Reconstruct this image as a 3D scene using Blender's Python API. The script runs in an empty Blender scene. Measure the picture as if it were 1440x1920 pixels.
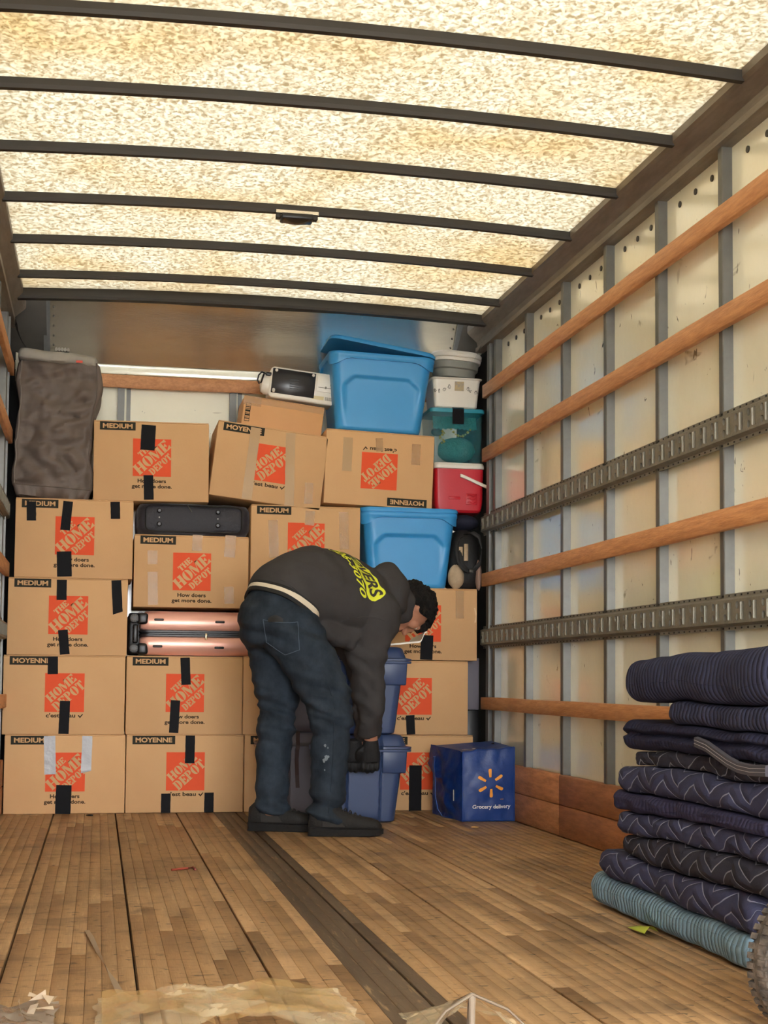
import bpy, bmesh, math, random
from mathutils import Vector, Matrix, Quaternion, noise
rnd = random.Random(7)
S = bpy.context.scene
COL = S.collection
pi = math.pi

# ---------------------------------------------------------------- camera
F, CX, CY, YAW, PITCH, ROLL, EYE = 2688.5, 720.0, 1108.7, 0.196, 0.0618, 0.0085, 0.637
def _axes():
    cy, sy, cp, sp, cr, sr = math.cos(YAW), math.sin(YAW), math.cos(PITCH), math.sin(PITCH), math.cos(ROLL), math.sin(ROLL)
    f = Vector((sy*cp, cy*cp, sp)); r = Vector((cy, -sy, 0)); d = f.cross(r)
    return cr*r - sr*d, sr*r + cr*d, f
RT, DN, FW = _axes()
cd = bpy.data.cameras.new('camera'); cam = bpy.data.objects.new('camera', cd); COL.objects.link(cam)
cd.sensor_fit = 'VERTICAL'; cd.sensor_height = 36; cd.sensor_width = 27
cd.lens = F/1920*36; cd.shift_y = (CY-960)/1920; cd.clip_start = .05; cd.clip_end = 200
m = Matrix((RT, -DN, -FW)).transposed().to_4x4(); m.translation = (0, 0, EYE)
cam.matrix_world = m; S.camera = cam

def at(px, py, Y):
    """the point in the depth plane y = Y that shows at a pixel of the photograph"""
    v = RT*((px-CX)/F) + DN*((py-CY)/F) + FW
    return Vector((0, 0, EYE)) + v*(Y/v.y)
def atz(px, py, Z):
    v = RT*((px-CX)/F) + DN*((py-CY)/F) + FW
    return Vector((0, 0, EYE)) + v*((Z-EYE)/v.z)

# ---------------------------------------------------------------- light
W = bpy.data.worlds.new('overcast_sky'); S.world = W; W.use_nodes = True
bg = W.node_tree.nodes['Background']
bg.inputs[0].default_value = (.97, .985, 1, 1); bg.inputs[1].default_value = 11.0
S.view_settings.view_transform = 'Standard'; S.view_settings.look = 'None'
S.view_settings.gamma = 1; S.view_settings.use_curve_mapping = False
S.view_settings.exposure = 0.92
S.cycles.use_denoising = True
S.cycles.max_bounces = 10; S.cycles.diffuse_bounces = 6; S.cycles.transmission_bounces = 8; S.cycles.transparent_max_bounces = 12
S.cycles.sample_clamp_indirect = 6.0

# ---------------------------------------------------------------- mesh helpers
def lin(h):
    h = h.lstrip('#'); c = [int(h[i:i+2], 16)/255 for i in (0, 2, 4)]
    return tuple(x/12.92 if x <= .04045 else ((x+.055)/1.055)**2.4 for x in c) + (1,)

class MB:
    def __init__(s): s.v = []; s.f = []; s.uv = None
    def add(s, v, f):
        o = len(s.v); s.v += [Vector(x) for x in v]; s.f += [tuple(i+o for i in q) for q in f]; return s
    def box(s, c, size, R=None, taper=1):
        x, y, z = [k/2 for k in size]; c = Vector(c)
        v = [Vector((sx*x*(taper if sz > 0 else 1), sy*y*(taper if sz > 0 else 1), sz*z)) for sz in (-1, 1) for sy in (-1, 1) for sx in (-1, 1)]
        if R is not None: v = [R @ q for q in v]
        return s.add([q+c for q in v], [(0, 2, 3, 1), (4, 5, 7, 6), (0, 1, 5, 4), (2, 6, 7, 3), (0, 4, 6, 2), (1, 3, 7, 5)])
    def bar(s, a, b, w, h, up=(0, 0, 1)):
        a, b = Vector(a), Vector(b); d = (b-a).normalized(); x = d.cross(Vector(up)).normalized(); u = x.cross(d)
        v = [p + x*sx*w/2 + u*sz*h/2 for p in (a, b) for sx, sz in ((-1, -1), (1, -1), (1, 1), (-1, 1))]
        return s.add(v, [(0, 3, 2, 1), (4, 5, 6, 7), (0, 1, 5, 4), (1, 2, 6, 5), (2, 3, 7, 6), (3, 0, 4, 7)])
    def loft(s, rings, cap0=True, cap1=True, closed=False):
        n = len(rings[0]); o = len(s.v); m_ = len(rings)
        for r in rings: s.v += [Vector(p) for p in r]
        for k in range(m_ if closed else m_-1):
            a = o+k*n; b = o+((k+1) % m_)*n
            for i in range(n): s.f.append((a+i, a+(i+1) % n, b+(i+1) % n, b+i))
        if not closed:
            if cap0: s.f.append(tuple(o+i for i in reversed(range(n))))
            if cap1: s.f.append(tuple(o+(m_-1)*n+i for i in range(n)))
        return s
    def tube(s, pts, r, n=8, flat=1, up=(0, 0, 1)):
        pts = [Vector(p) for p in pts]; rings = []; last = None
        for i, p in enumerate(pts):
            d = (pts[min(i+1, len(pts)-1)]-pts[max(i-1, 0)]).normalized()
            x = d.cross(Vector(up)) if last is None else last - d*last.dot(d)
            if x.length < 1e-4: x = d.cross(Vector((1, 0, 0)))
            x.normalize(); y = x.cross(d); last = x
            rr = r[i] if isinstance(r, (list, tuple)) else r
            rings.append([p + x*rr*math.cos(2*pi*k/n) + y*rr*flat*math.sin(2*pi*k/n) for k in range(n)])
        return s.loft(rings)
    def grid(s, fn, nu, nv, wrap=False):
        o = len(s.v)
        for j in range(nv+1):
            for i in range(nu+1): s.v.append(Vector(fn(i/nu, j/nv)))
        for j in range(nv):
            for i in range(nu):
                a = o+j*(nu+1)+i; s.f.append((a, a+1, a+nu+2, a+nu+1))
        return s
    def poly(s, pts, t, n):
        """flat polygon given thickness t along n"""
        pts = [Vector(p) for p in pts]; n = Vector(n)*t; k = len(pts); o = len(s.v)
        s.v += pts + [p+n for p in pts]
        s.f.append(tuple(o+i for i in reversed(range(k)))); s.f.append(tuple(o+k+i for i in range(k)))
        for i in range(k): s.f.append((o+i, o+(i+1) % k, o+k+(i+1) % k, o+k+i))
        return s
    def xf(s, M): s.v = [M @ v for v in s.v]; return s
    def mesh(s, name, bevel=0, seg=2, smooth=False, angle=.6):
        me = bpy.data.meshes.new(name); me.from_pydata([tuple(v) for v in s.v], [], s.f)
        bm = bmesh.new(); bm.from_mesh(me); bmesh.ops.recalc_face_normals(bm, faces=bm.faces)
        if bevel:
            es = [e for e in bm.edges if len(e.link_faces) == 2 and e.calc_face_angle(0) > .5]
            bmesh.ops.bevel(bm, geom=es, offset=bevel, segments=seg, affect='EDGES', profile=.5, clamp_overlap=True)
        bm.to_mesh(me); bm.free()
        if smooth or bevel:
            me.shade_smooth(); me.set_sharp_from_angle(angle=angle if smooth else .9)
        if s.uv is not None and not bevel:
            l = me.uv_layers.new(name='uv')
            for lp in me.loops: l.data[lp.index].uv = s.uv[lp.vertex_index]
        return me

def link(name, me, mt=None, parent=None, loc=None):
    o = bpy.data.objects.new(name, me); COL.objects.link(o)
    if mt is not None and not me.materials: me.materials.append(mt)
    if parent is not None: o.parent = parent
    if loc is not None: o.location = loc
    return o
def obj(name, mb, mt, parent=None, loc=None, bevel=0, seg=2, smooth=False, angle=.6):
    return link(name, mb.mesh(name, bevel, seg, smooth, angle), mt, parent, loc)
def thing(name, label, cat, loc=(0, 0, 0), rot=(0, 0, 0), group=None):
    o = bpy.data.objects.new(name, None); COL.objects.link(o); o.empty_display_size = .1
    o.location = loc; o.rotation_euler = rot; return tag(o, label, cat, group)
def tag(o, label, cat, group=None):
    o['label'] = label; o['category'] = cat
    if group: o['group'] = group
    return o
def struct(o): o['kind'] = 'structure'; return o
def stuff(o): o['kind'] = 'stuff'; return o
def sstep(a, b, x):
    t = min(1, max(0, (x-a)/(b-a))); return t*t*(3-2*t)
def nz(p, s=1.0): return noise.noise(Vector(p)*s)

# ---------------------------------------------------------------- materials
def mat(name, col, rough=.6, metal=0, var=0, vscale=8, bump=0, bscale=60, spec=.5, coat=0, col2=None, stretch=(1, 1, 1), objvar=0, bdist=.01, detail=6, sheen=0):
    """principled surface; var blends to col2 (or a darker tone) by noise, objvar shifts the tone from piece to piece"""
    mt = bpy.data.materials.new(name); mt.use_nodes = True; nt = mt.node_tree; N = nt.nodes; L = nt.links
    b = N['Principled BSDF']
    c = lin(col) if isinstance(col, str) else col
    b.inputs['Base Color'].default_value = c; b.inputs['Roughness'].default_value = rough; b.inputs['Metallic'].default_value = metal
    b.inputs['Specular IOR Level'].default_value = spec; b.inputs['Coat Weight'].default_value = coat
    if sheen: b.inputs['Sheen Weight'].default_value = sheen
    tc = N.new('ShaderNodeTexCoord'); mp = N.new('ShaderNodeMapping'); mp.inputs['Scale'].default_value = stretch
    L.new(tc.outputs['Object'], mp.inputs[0]); out = None
    if var:
        c2 = (lin(col2) if isinstance(col2, str) else col2) or tuple(x*.55 for x in c[:3])+(1,)
        n = N.new('ShaderNodeTexNoise'); n.inputs['Scale'].default_value = vscale; n.inputs['Detail'].default_value = detail; n.inputs['Roughness'].default_value = .65
        L.new(mp.outputs[0], n.inputs[0])
        r = N.new('ShaderNodeValToRGB'); r.color_ramp.elements[0].position = .35; r.color_ramp.elements[1].position = .68
        L.new(n.outputs[0], r.inputs[0])
        k = N.new('ShaderNodeMath'); k.operation = 'MULTIPLY'; k.inputs[1].default_value = var; L.new(r.outputs[0], k.inputs[0])
        x = N.new('ShaderNodeMix'); x.data_type = 'RGBA'; x.inputs[6].default_value = c; x.inputs[7].default_value = c2
        L.new(k.outputs[0], x.inputs[0]); out = x.outputs[2]
    if objvar:
        oi = N.new('ShaderNodeObjectInfo'); h = N.new('ShaderNodeHueSaturation')
        q = N.new('ShaderNodeMapRange'); q.inputs[3].default_value = 1-objvar; q.inputs[4].default_value = 1+objvar
        L.new(oi.outputs['Random'], q.inputs[0]); L.new(q.outputs[0], h.inputs['Value'])
        if out is not None: L.new(out, h.inputs['Color'])
        else: h.inputs['Color'].default_value = c
        out = h.outputs[0]
    if out is not None: L.new(out, b.inputs['Base Color'])
    if bump:
        n = N.new('ShaderNodeTexNoise'); n.inputs['Scale'].default_value = bscale; n.inputs['Detail'].default_value = 5; L.new(mp.outputs[0], n.inputs[0])
        bu = N.new('ShaderNodeBump'); bu.inputs['Strength'].default_value = bump; bu.inputs['Distance'].default_value = bdist
        L.new(n.outputs[0], bu.inputs['Height']); L.new(bu.outputs[0], b.inputs['Normal'])
    mt['out'] = ''
    return mt
M = {}
M['wood_slat'] = mat('varnished_slat', '#d89c68', .5, var=.8, vscale=14, col2='#b07446', bump=.3, bscale=40, stretch=(3, .6, 6), objvar=.1)
M['kick'] = mat('worn_kick_wood', '#bc8056', .55, var=.9, vscale=9, col2='#8a5838', bump=.4, bscale=50, stretch=(3, .8, 5), objvar=.12)
M['steel'] = mat('galvanised_steel', '#7e7e7a', .45, .6, var=.6, vscale=20, col2='#6a6c6e', bump=.1, bscale=80)
M['stud'] = mat('galvanised_stud', '#70706c', .42, .5, var=.5, vscale=12, col2='#5a5a56')
M['track'] = mat('dull_track_steel', '#807c70', .5, .2, var=.7, vscale=16, col2='#666358', bump=.15, bscale=90)
M['rail'] = mat('top_rail_aluminium', '#8a8074', .5, .5, var=.6, vscale=10, col2='#63584c', stretch=(3, .5, 3))
M['bow'] = mat('roof_bow_steel', '#3a3733', .6, .3, var=.4, vscale=10, col2='#36342f')
M['dark'] = mat('black_gap', '#0c0c0d', .8)
M['rivet'] = mat('rivet_steel', '#4a4640', .5, .6)
M['alu'] = mat('brushed_aluminium', '#e2dccf', .27, .95, var=.3, vscale=5, col2='#c2b8a8', bump=.05, bscale=30, stretch=(1, 1, 8))

def wall_mat():
    mt = mat('cream_wall_panel', '#f9f8e2', .2, var=.5, vscale=3, col2='#f1edcf', bump=.22, bscale=26, bdist=.005, spec=.8, coat=1)
    nt = mt.node_tree; N = nt.nodes; L = nt.links; b = N['Principled BSDF']
    src = b.inputs['Base Color'].links[0].from_socket
    tc = N.new('ShaderNodeTexCoord')
    x = src; b.inputs['Coat Roughness'].default_value = .12; b.inputs['Coat IOR'].default_value = 1.7
    # short dark scuffs: thresholded stretched noise, and faint long smears
    for sc, st, lo, hi, colr in ((16, (1, 1.3, .7), .70, .73, '#3c352b'), (7, (1, .7, 1.6), .70, .78, '#8a7b5c'), (40, (1, 1, 1), .74, .77, '#4a4032')):
        mp = N.new('ShaderNodeMapping'); mp.inputs['Scale'].default_value = st; mp.inputs['Rotation'].default_value = (.5, 0, 0); L.new(tc.outputs['Object'], mp.inputs[0])
        n = N.new('ShaderNodeTexNoise'); n.inputs['Scale'].default_value = sc; n.inputs['Detail'].default_value = 3; n.inputs['Distortion'].default_value = 1.0; L.new(mp.outputs[0], n.inputs[0])
        r = N.new('ShaderNodeMapRange'); r.inputs[1].default_value = lo; r.inputs[2].default_value = hi; r.inputs[4].default_value = .8; L.new(n.outputs[0], r.inputs[0])
        mx = N.new('ShaderNodeMix'); mx.data_type = 'RGBA'; mx.inputs[7].default_value = lin(colr); L.new(r.outputs[0], mx.inputs[0]); L.new(x, mx.inputs[6]); x = mx.outputs[2]
    L.new(x, b.inputs['Base Color'])
    return mt
M['wall'] = wall_mat()

def roof_mat():
    mt = bpy.data.materials.new('fibreglass_roof_sheet'); mt.use_nodes = True; nt = mt.node_tree; N = nt.nodes; L = nt.links
    N.remove(N['Principled BSDF']); o = N['Material Output']
    tc = N.new('ShaderNodeTexCoord')
    def nt_(scale, stretch, detail=4, dist=0):
        mp = N.new('ShaderNodeMapping'); mp.inputs['Scale'].default_value = stretch; L.new(tc.outputs['Object'], mp.inputs[0])
        n = N.new('ShaderNodeTexNoise'); n.inputs['Scale'].default_value = scale; n.inputs['Detail'].default_value = detail; n.inputs['Distortion'].default_value = dist; L.new(mp.outputs[0], n.inputs[0]); return n.outputs[0]
    fib = nt_(62, (1, .8, 1), 6, .8); big = nt_(1.6, (1, 1, 1), 3); mid = nt_(7, (1, .5, 1), 4)
    r1 = N.new('ShaderNodeMapRange'); r1.inputs[1].default_value = .36; r1.inputs[2].default_value = .62; L.new(fib, r1.inputs[0])
    a = N.new('ShaderNodeMix'); a.data_type = 'RGBA'; a.inputs[6].default_value = (.022, .0172, .0095, 1); a.inputs[7].default_value = (.066, .0610, .0460, 1); L.new(r1.outputs[0], a.inputs[0])
    r2 = N.new('ShaderNodeMapRange'); r2.inputs[1].default_value = .46; r2.inputs[2].default_value = .72; r2.inputs[4].default_value = .95; L.new(big, r2.inputs[0])
    b_ = N.new('ShaderNodeMix'); b_.data_type = 'RGBA'; b_.blend_type = 'MULTIPLY'; b_.inputs[7].default_value = (.86, .68, .42, 1); L.new(r2.outputs[0], b_.inputs[0]); L.new(a.outputs[2], b_.inputs[6])
    r3 = N.new('ShaderNodeMapRange'); r3.inputs[1].default_value = .5; r3.inputs[2].default_value = .75; r3.inputs[4].default_value = .35; L.new(mid, r3.inputs[0])
    c = N.new('ShaderNodeMix'); c.data_type = 'RGBA'; c.blend_type = 'MULTIPLY'; c.inputs[7].default_value = (.8, .66, .48, 1); L.new(r3.outputs[0], c.inputs[0]); L.new(b_.outputs[2], c.inputs[6])
    t = N.new('ShaderNodeBsdfTranslucent'); L.new(c.outputs[2], t.inputs[0])
    d = N.new('ShaderNodeBsdfDiffuse'); d.inputs[0].default_value = (.5, .42, .28, 1)
    s = N.new('ShaderNodeMixShader'); s.inputs[0].default_value = .25
    ad = N.new('ShaderNodeAddShader'); L.new(t.outputs[0], ad.inputs[0])
    dm = N.new('ShaderNodeBsdfDiffuse'); dm.inputs[0].default_value = (.40, .36, .27, 1); L.new(dm.outputs[0], ad.inputs[1])
    L.new(ad.outputs[0], o.inputs[0]); N.remove(s); N.remove(d)
    return mt
M['roof'] = roof_mat()

def floor_mat(name, tint=1.0, stain=.5, dark='#4a3826'):
    mt = mat(name, '#ac8a62', .5, var=.5, vscale=5, col2='#90704a', bump=.3, bscale=40, stretch=(6, .8, 1), objvar=.10, bdist=.004)
    nt = mt.node_tree; N = nt.nodes; L = nt.links; b = N['Principled BSDF']; x = b.inputs['Base Color'].links[0].from_socket
    g = N.new('ShaderNodeNewGeometry')
    for sc, st, lo, hi, amt, colr, det in ((2.1, (1, .8, 1), .50, .70, stain, dark, 6), (10, (1, 1.4, 1), .62, .70, .55, '#4f3c28', 4), (34, (.8, 1.5, 1),   .63, .70, .8, '#37291c', 2), (18, (5, .5, 1), .6, .75, .35, '#cfae7c', 3), (22, (.5, 3.5, 1), .56, .74, .5, '#5e472e', 4), (4.5, (1, 1.2, 1), .56, .66, .45, '#5a4630', 6)):
        mp = N.new('ShaderNodeMapping'); mp.inputs['Scale'].default_value = st; L.new(g.outputs['Position'], mp.inputs[0])
        n = N.new('ShaderNodeTexNoise'); n.inputs['Scale'].default_value = sc; n.inputs['Detail'].default_value = det; n.inputs['Distortion'].default_value = .6; L.new(mp.outputs[0], n.inputs[0])
        r = N.new('ShaderNodeMapRange'); r.inputs[1].default_value = lo; r.inputs[2].default_value = hi; r.inputs[4].default_value = amt; L.new(n.outputs[0], r.inputs[0])
        mx = N.new('ShaderNodeMix'); mx.data_type = 'RGBA'; mx.inputs[7].default_value = lin(colr); L.new(r.outputs[0], mx.inputs[0]); L.new(x, mx.inputs[6]); x = mx.outputs[2]
    L.new(x, b.inputs['Base Color'])
    return mt
M['floor'] = floor_mat('worn_oak_strip'); M['floor_dark'] = floor_mat('oil_stained_strip', stain=.95, dark='#3a3128')
# the stained strips are grey with old oil along their whole length
for nd in M['floor_dark'].node_tree.nodes:
    if nd.bl_idname == 'ShaderNodeMix' and abs(nd.inputs[6].default_value[0]-lin('#ac8a62')[0]) < 1e-4:
        nd.inputs[6].default_value = lin('#5c4c3a'); nd.inputs[7].default_value = lin('#483a2a')

# ---------------------------------------------------------------- the truck body
XL, XR = -.44, 1.889            # inner faces of the wall posts
YF, YB = 7.36, -1.3              # front wall, open rear
ZR = 2.41                       # roof height at the walls
SP = .524                       # spacing of posts and roof bows
ARCH = .030
def zroof(x):
    t = (x-(XL+XR)/2)/((XR-XL)/2); return ZR + ARCH*(1-t*t)

# floor > plank > strip
fl = struct(obj('floor', MB().box(((XL+XR)/2, (YB+YF)/2, -.06), (XR-XL+.12, YF-YB, .06)), M['dark']))
seam0 = -.19
k = 0
strip_mesh = {}
xs = [seam0 + .283*i for i in range(-1, 9)]
for i in range(len(xs)-1):
    x0, x1 = max(xs[i], XL-.03), min(xs[i+1], XR+.03)
    pl = obj('plank', MB().box((0, 0, 0), (x1-x0-.005, YF-YB, .016)).box((0, (YB+2.2)/2-(YB+YF)/2, .014), (x1-x0-.006, 2.2-YB, .012)), M['floor'], fl, ((x0+x1)/2, (YB+YF)/2, -.0205))
    n = max(1, round((x1-x0)/.0355)); sw = (x1-x0-.006)/n
    for j in range(n):
        sx = x0+.003+sw*(j+.5)
        y = 2.2 - rnd.random()*.8
        while y < YF:
            y2 = min(YF, y + rnd.choice((1.5, 1.9, 2.3, 2.8)) + rnd.random()*.3); ya = max(y, 2.2)
            if y2-ya > .05:
                key = (round(sw, 4), round(y2-ya, 1)); L_ = key[1]
                if key not in strip_mesh:
                    me = MB().box((0, 0, 0), (sw-.0006, 1, .012)).mesh('strip', bevel=.0007, seg=1); strip_mesh[key] = me
                    me.materials.append(M['floor'])
                dark = .555 < sx < .70
                o = bpy.data.objects.new('strip', strip_mesh[key]); COL.objects.link(o); o.parent = pl
                o.location = (sx-(x0+x1)/2, (ya+y2)/2-(YB+YF)/2, .0205-.006-rnd.random()*.0008); o.scale = (1, y2-ya-.001, 1)
                if dark:
                    o.material_slots[0].link = 'OBJECT'; o.material_slots[0].material = M['floor_dark']
            y = y2

# ceiling: one translucent sheet, steel bows under it
def zsheet(u, v):
    x = XL-.05+(XR-XL+.1)*u; y = YB+(6.86-YB)*v
    return (x, y, zroof(x)+.034+.004*nz((x*2, y*3, 0)))
ce = struct(obj('ceiling', MB().grid(zsheet, 40, 40), M['roof'], smooth=True))
bow_y = [6.479-SP*i for i in range(15)]
def bow_mb(h=.020, w=.030):
    b = MB(); r = []
    for i in range(25):
        x = XL+.03+(XR-.03-XL-.03)*i/24; z = zroof(x)
        r.append([(x, -w/2, z-h+.03), (x, -w/2+.004, z-h+.018), (x, w/2-.004, z-h+.018), (x, w/2, z-h+.03), (x, w/2, z+.03), (x, -w/2, z+.03)])
    return b.loft(r)
bm_ = bow_mb().mesh('roof_bow'); bm_.materials.append(M['bow'])
for y in bow_y:
    if y > YB+.05: link('roof_bow', bm_, None, ce, (0, y, 0))
obj('front_header', bow_mb(.046, .05), M['bow'], ce, (0, 6.80, .012))

def top_rail(side):
    # stepped aluminium extrusion along the top of a side wall
    X = XR if side > 0 else XL; s = side
    prof = [(.05, .045), (-.062, .045), (-.062, .012), (-.052, 0), (-.012, -.035), (-.006, -.062), (-.018, -.066), (-.018, -.088), (.0, -.09), (.05, -.09)]
    r = [[(X+s*a, y, ZR+b) for a, b in prof] for y in (YB, YF-.3)]
    return MB().loft(r)

def track_mb(L):
    """slotted cargo track: face with real slots and holes, sloped shoulders and perforated lips (local y along the wall, x out of the wall)"""
    b = MB(); H = .112; P = .172/2; n = int(L/P)
    fz = .036                                    # half height of the raised face
    def cell(y0, y1, holes):
        # a strip of the face between y0 and y1 with rectangular openings (octagons for the ovals) set in it
        zc = sorted({-fz, fz} | {z for h in holes for z in (h[2], h[3])})
        yc = sorted({y0, y1} | {y for h in holes for y in (h[0], h[1])})
        for a in range(len(yc)-1):
            for c in range(len(zc)-1):
                my, mz = (yc[a]+yc[a+1])/2, (zc[c]+zc[c+1])/2
                if not any(h[0] < my < h[1] and h[2] < mz < h[3] for h in holes):
                    b.add([(0, yc[a], zc[c]), (0, yc[a+1], zc[c]), (0, yc[a+1], zc[c+1]), (0, yc[a], zc[c+1])], [(0, 1, 2, 3)])
        for h in holes:
            ya, yb, za, zb = h; d = .012
            q = [(0, ya, za), (0, yb, za), (0, yb, zb), (0, ya, zb)]; w = [(d, p[1], p[2]) for p in q]
            b.add(q+w, [(0, 1, 5, 4), (1, 2, 6, 5), (2, 3, 7, 6), (3, 0, 4, 7)])
            if h[3]-h[2] < .04:                  # round the corners of the ovals
                e = .005
                for sy, yy in ((1, ya), (-1, yb)):
                    for sz, zz in ((1, za), (-1, zb)):
                        b.add([(-.0002, yy, zz), (-.0002, yy+sy*e, zz), (-.0002, yy, zz+sz*e*1.6)], [(0, 1, 2)])
    for i in range(n):
        y = i*P
        cell(y, y+P, [(y+.016, y+.026, -.027, .027), (y+.050, y+.070, -.029, -.007), (y+.050, y+.070, .007, .029)])
    Lc = n*P
    prof = [(0, fz), (.016, .044), (.016, .056), (.019, .056)]
    for s in (1, -1):
        for k_ in range(3):
            (xa, za), (xb, zb) = prof[k_], prof[k_+1]
            b.add([(xa, 0, s*za), (xa, Lc, s*za), (xb, Lc, s*zb), (xb, 0, s*zb)], [(0, 1, 2, 3)])
        for i in range(int(Lc/.043)):            # lip perforations: small dark studs sunk through the lip
            y = .02+i*.043
            pass
    # raised tongue beside every slot
    for i in range(n):
        y = i*P+.031
        b.add([(0, y, -.027), (-.004, y+.002, -.025), (-.004, y+.002, .025), (0, y, .027), (0, y+.005, .027), (0, y+.005, -.027)], [(0, 1, 2, 3), (1, 5, 4, 2), (2, 4, 3), (0, 5, 1)])
    return b, Lc
def lip_holes(L):
    b = MB()
    for s in (1, -1):
        for i in range(int(L/.043)):
            y = .02+i*.043; b.box((.0155, y, s*.050), (.002, .008, .005))
    return b

def side_wall(side):
    X = XR if side > 0 else XL; s = side
    w = struct(obj('wall_right' if s > 0 else 'wall_left', MB().box((X+s*.045, (YB+YF)/2, 1.255), (.02, YF-YB, 2.69)), M['wall']))
    # posts
    pb = MB(); pr = [(0, -.014), (0, .014), (.035, .014), (.035, -.014)]
    pb.loft([[(s*a, b_, z) for a, b_ in ((0, -.013), (.003, -.016), (.035, -.016), (.035, .016), (.003, .016), (0, .013))] for z in (.02, 2.33)])
    pm = pb.mesh('wall_post'); pm.materials.append(M['stud'])
    ys = [6.236-SP*i for i in range(9)] + [6.76]
    for y in ys: link('wall_post', pm, None, w, (X, y, 0))
    
    cp = obj('corner_post', MB().box((X+s*.012, 6.865, 1.16), (.03, .05, 2.33)).box((X+s*.0, 6.835, 1.16), (.012, .008, 2.33)), M['steel'], w)
    obj('dark_corner_filler', MB().box((X+s*.034, 7.12, 1.16), (.02, .46, 2.33)), M['dark'], w)  # black sheet added so the gap beyond the corner post stays dark
    obj('top_rail', top_rail(s), M['rail'], w)
    # wooden slats, slightly bowed from post to post
    for z0, z1 in ((2.055, 2.121), (1.733, 1.800), (1.104, 1.170), (.495, .556)):
        b = MB(); r = []
        for i in range(29):
            y = YB+.02+(6.91-YB-.02)*i/28; o = .003*nz((y*1.3, z0*7, s)); t = .003*nz((y*2.1, z0*5, 3))
            r.append([(X-s*(.022+o), y, z0+t), (X-s*(.022+o), y, z1+t), (X, y, z1+t), (X, y, z0+t)])
        obj('wall_slat', b.loft(r), M['wood_slat'], w, bevel=.002, seg=1)
    # cargo tracks
    for zc in (1.421, .853):
        b, L = track_mb(6.95-YB)
        R = Matrix.Diagonal((s, 1, 1, 1)); b.xf(R)
        t = obj('cargo_track', b, M['track'], w, (X-s*.016, 6.95-L, zc))
        h = lip_holes(L).xf(R); stuff(obj('lip_holes', h, M['dark'], t))
    # kick boards
    for z0, z1 in ((.003, .128), (.131, .252)):
        for ya, yb in ((YB, 3.6), (3.603, 5.70), (5.703, 6.93)):
            obj('kick_board', MB().box((X-s*-.002, (ya+yb)/2, (z0+z1)/2), (.034, yb-ya, z1-z0)), M['kick'], w, bevel=.003, seg=1)
    # round plug heads along the top of every panel
    rb = MB(); rb.loft([[(s*x, .011*math.cos(a*pi/5), .011*math.sin(a*pi/5)) for a in range(10)] for x in (.0, .006)])
    rm = rb.mesh('panel_plug'); rm.materials.append(M['rivet'])
    for i in range(9):
        for q in (.25, .5, .75):
            y = 6.236-SP*i+SP*q
            link('panel_plug', rm, None, w, (X+s*.031, y, 2.272))
    return w
wr = side_wall(1); wl = side_wall(-1)

# front wall, its post and slat and beam, and the sloped aluminium nose above
wf = struct(obj('wall_front', MB().box(((XL+XR)/2, YF+.05, 1.24), (XR-XL+.2, .02, 2.64)), M['wall']))
obj('top_beam', MB().box(((XL+XR)/2, YF-.005, 2.202), (XR-XL, .04, .048)), M['wall'], wf, bevel=.004)
for x in (.095, .665, 1.235, -.30):
    obj('wall_post', MB().box((x-.008, YF+.018, 1.09), (.034, .03, 2.18)).box((x+.030, YF+.034, 1.09), (.02, .01, 2.18)), M['stud'], wf)
for x in (XL-.005, XR+.005): obj('dark_corner_filler', MB().box((x, YF-.01, 1.22), (.09, .02, 2.5)), M['dark'], wf)  # black filler added over the bright sliver of wall in each corner
b = MB(); r = []
for i in range(15):
    x = XL+.01+(XR-XL-.02)*i/14; z = .003*nz((x*2, 9, 1)); r.append([(x, YF-.02, 2.112+z), (x, YF-.02, 2.178+z), (x, YF, 2.178+z), (x, YF, 2.112+z)])
obj('wall_slat', b.loft(r), M['wood_slat'], wf, bevel=.002, seg=1)
for x in (-.06, .17, .33, .48, .56, .84):
    obj('panel_plug', MB().loft([[(x+.011*math.cos(a*pi/5), YF+y, 2.165+.011*math.sin(a*pi/5)) for a in range(10)] for y in (.03, .042)]), M['rivet'], wf)
def nose(u, v):
    x = -.272+(1.80+.272)*u; y = 7.13+(YF-.022-7.13)*v**.9
    return (x, y, 2.50-.272*v+.003*nz((x*3, v*4, 2)))
tn = struct(obj('trim_1', MB().grid(nose, 30, 14), M['alu'], smooth=True))
obj('edge_strip', MB().bar((-.285, 7.12, 2.505), (-.285, YF-.02, 2.225), .03, .012), M['steel'], tn)
obj('edge_strip', MB().bar((1.81, 7.12, 2.505), (1.81, YF-.02, 2.225), .03, .012), M['steel'], tn)
for sx, e0 in ((-.272, -1), (1.80, 1)):
    for j in range(6):
        v = .12+.15*j; p = nose(0 if e0 < 0 else 1, v)
        obj('rivet', MB().box((sx-e0*.02, p[1], p[2]-.006), (.008, .008, .006)), M['rivet'], tn, bevel=.002)
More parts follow.
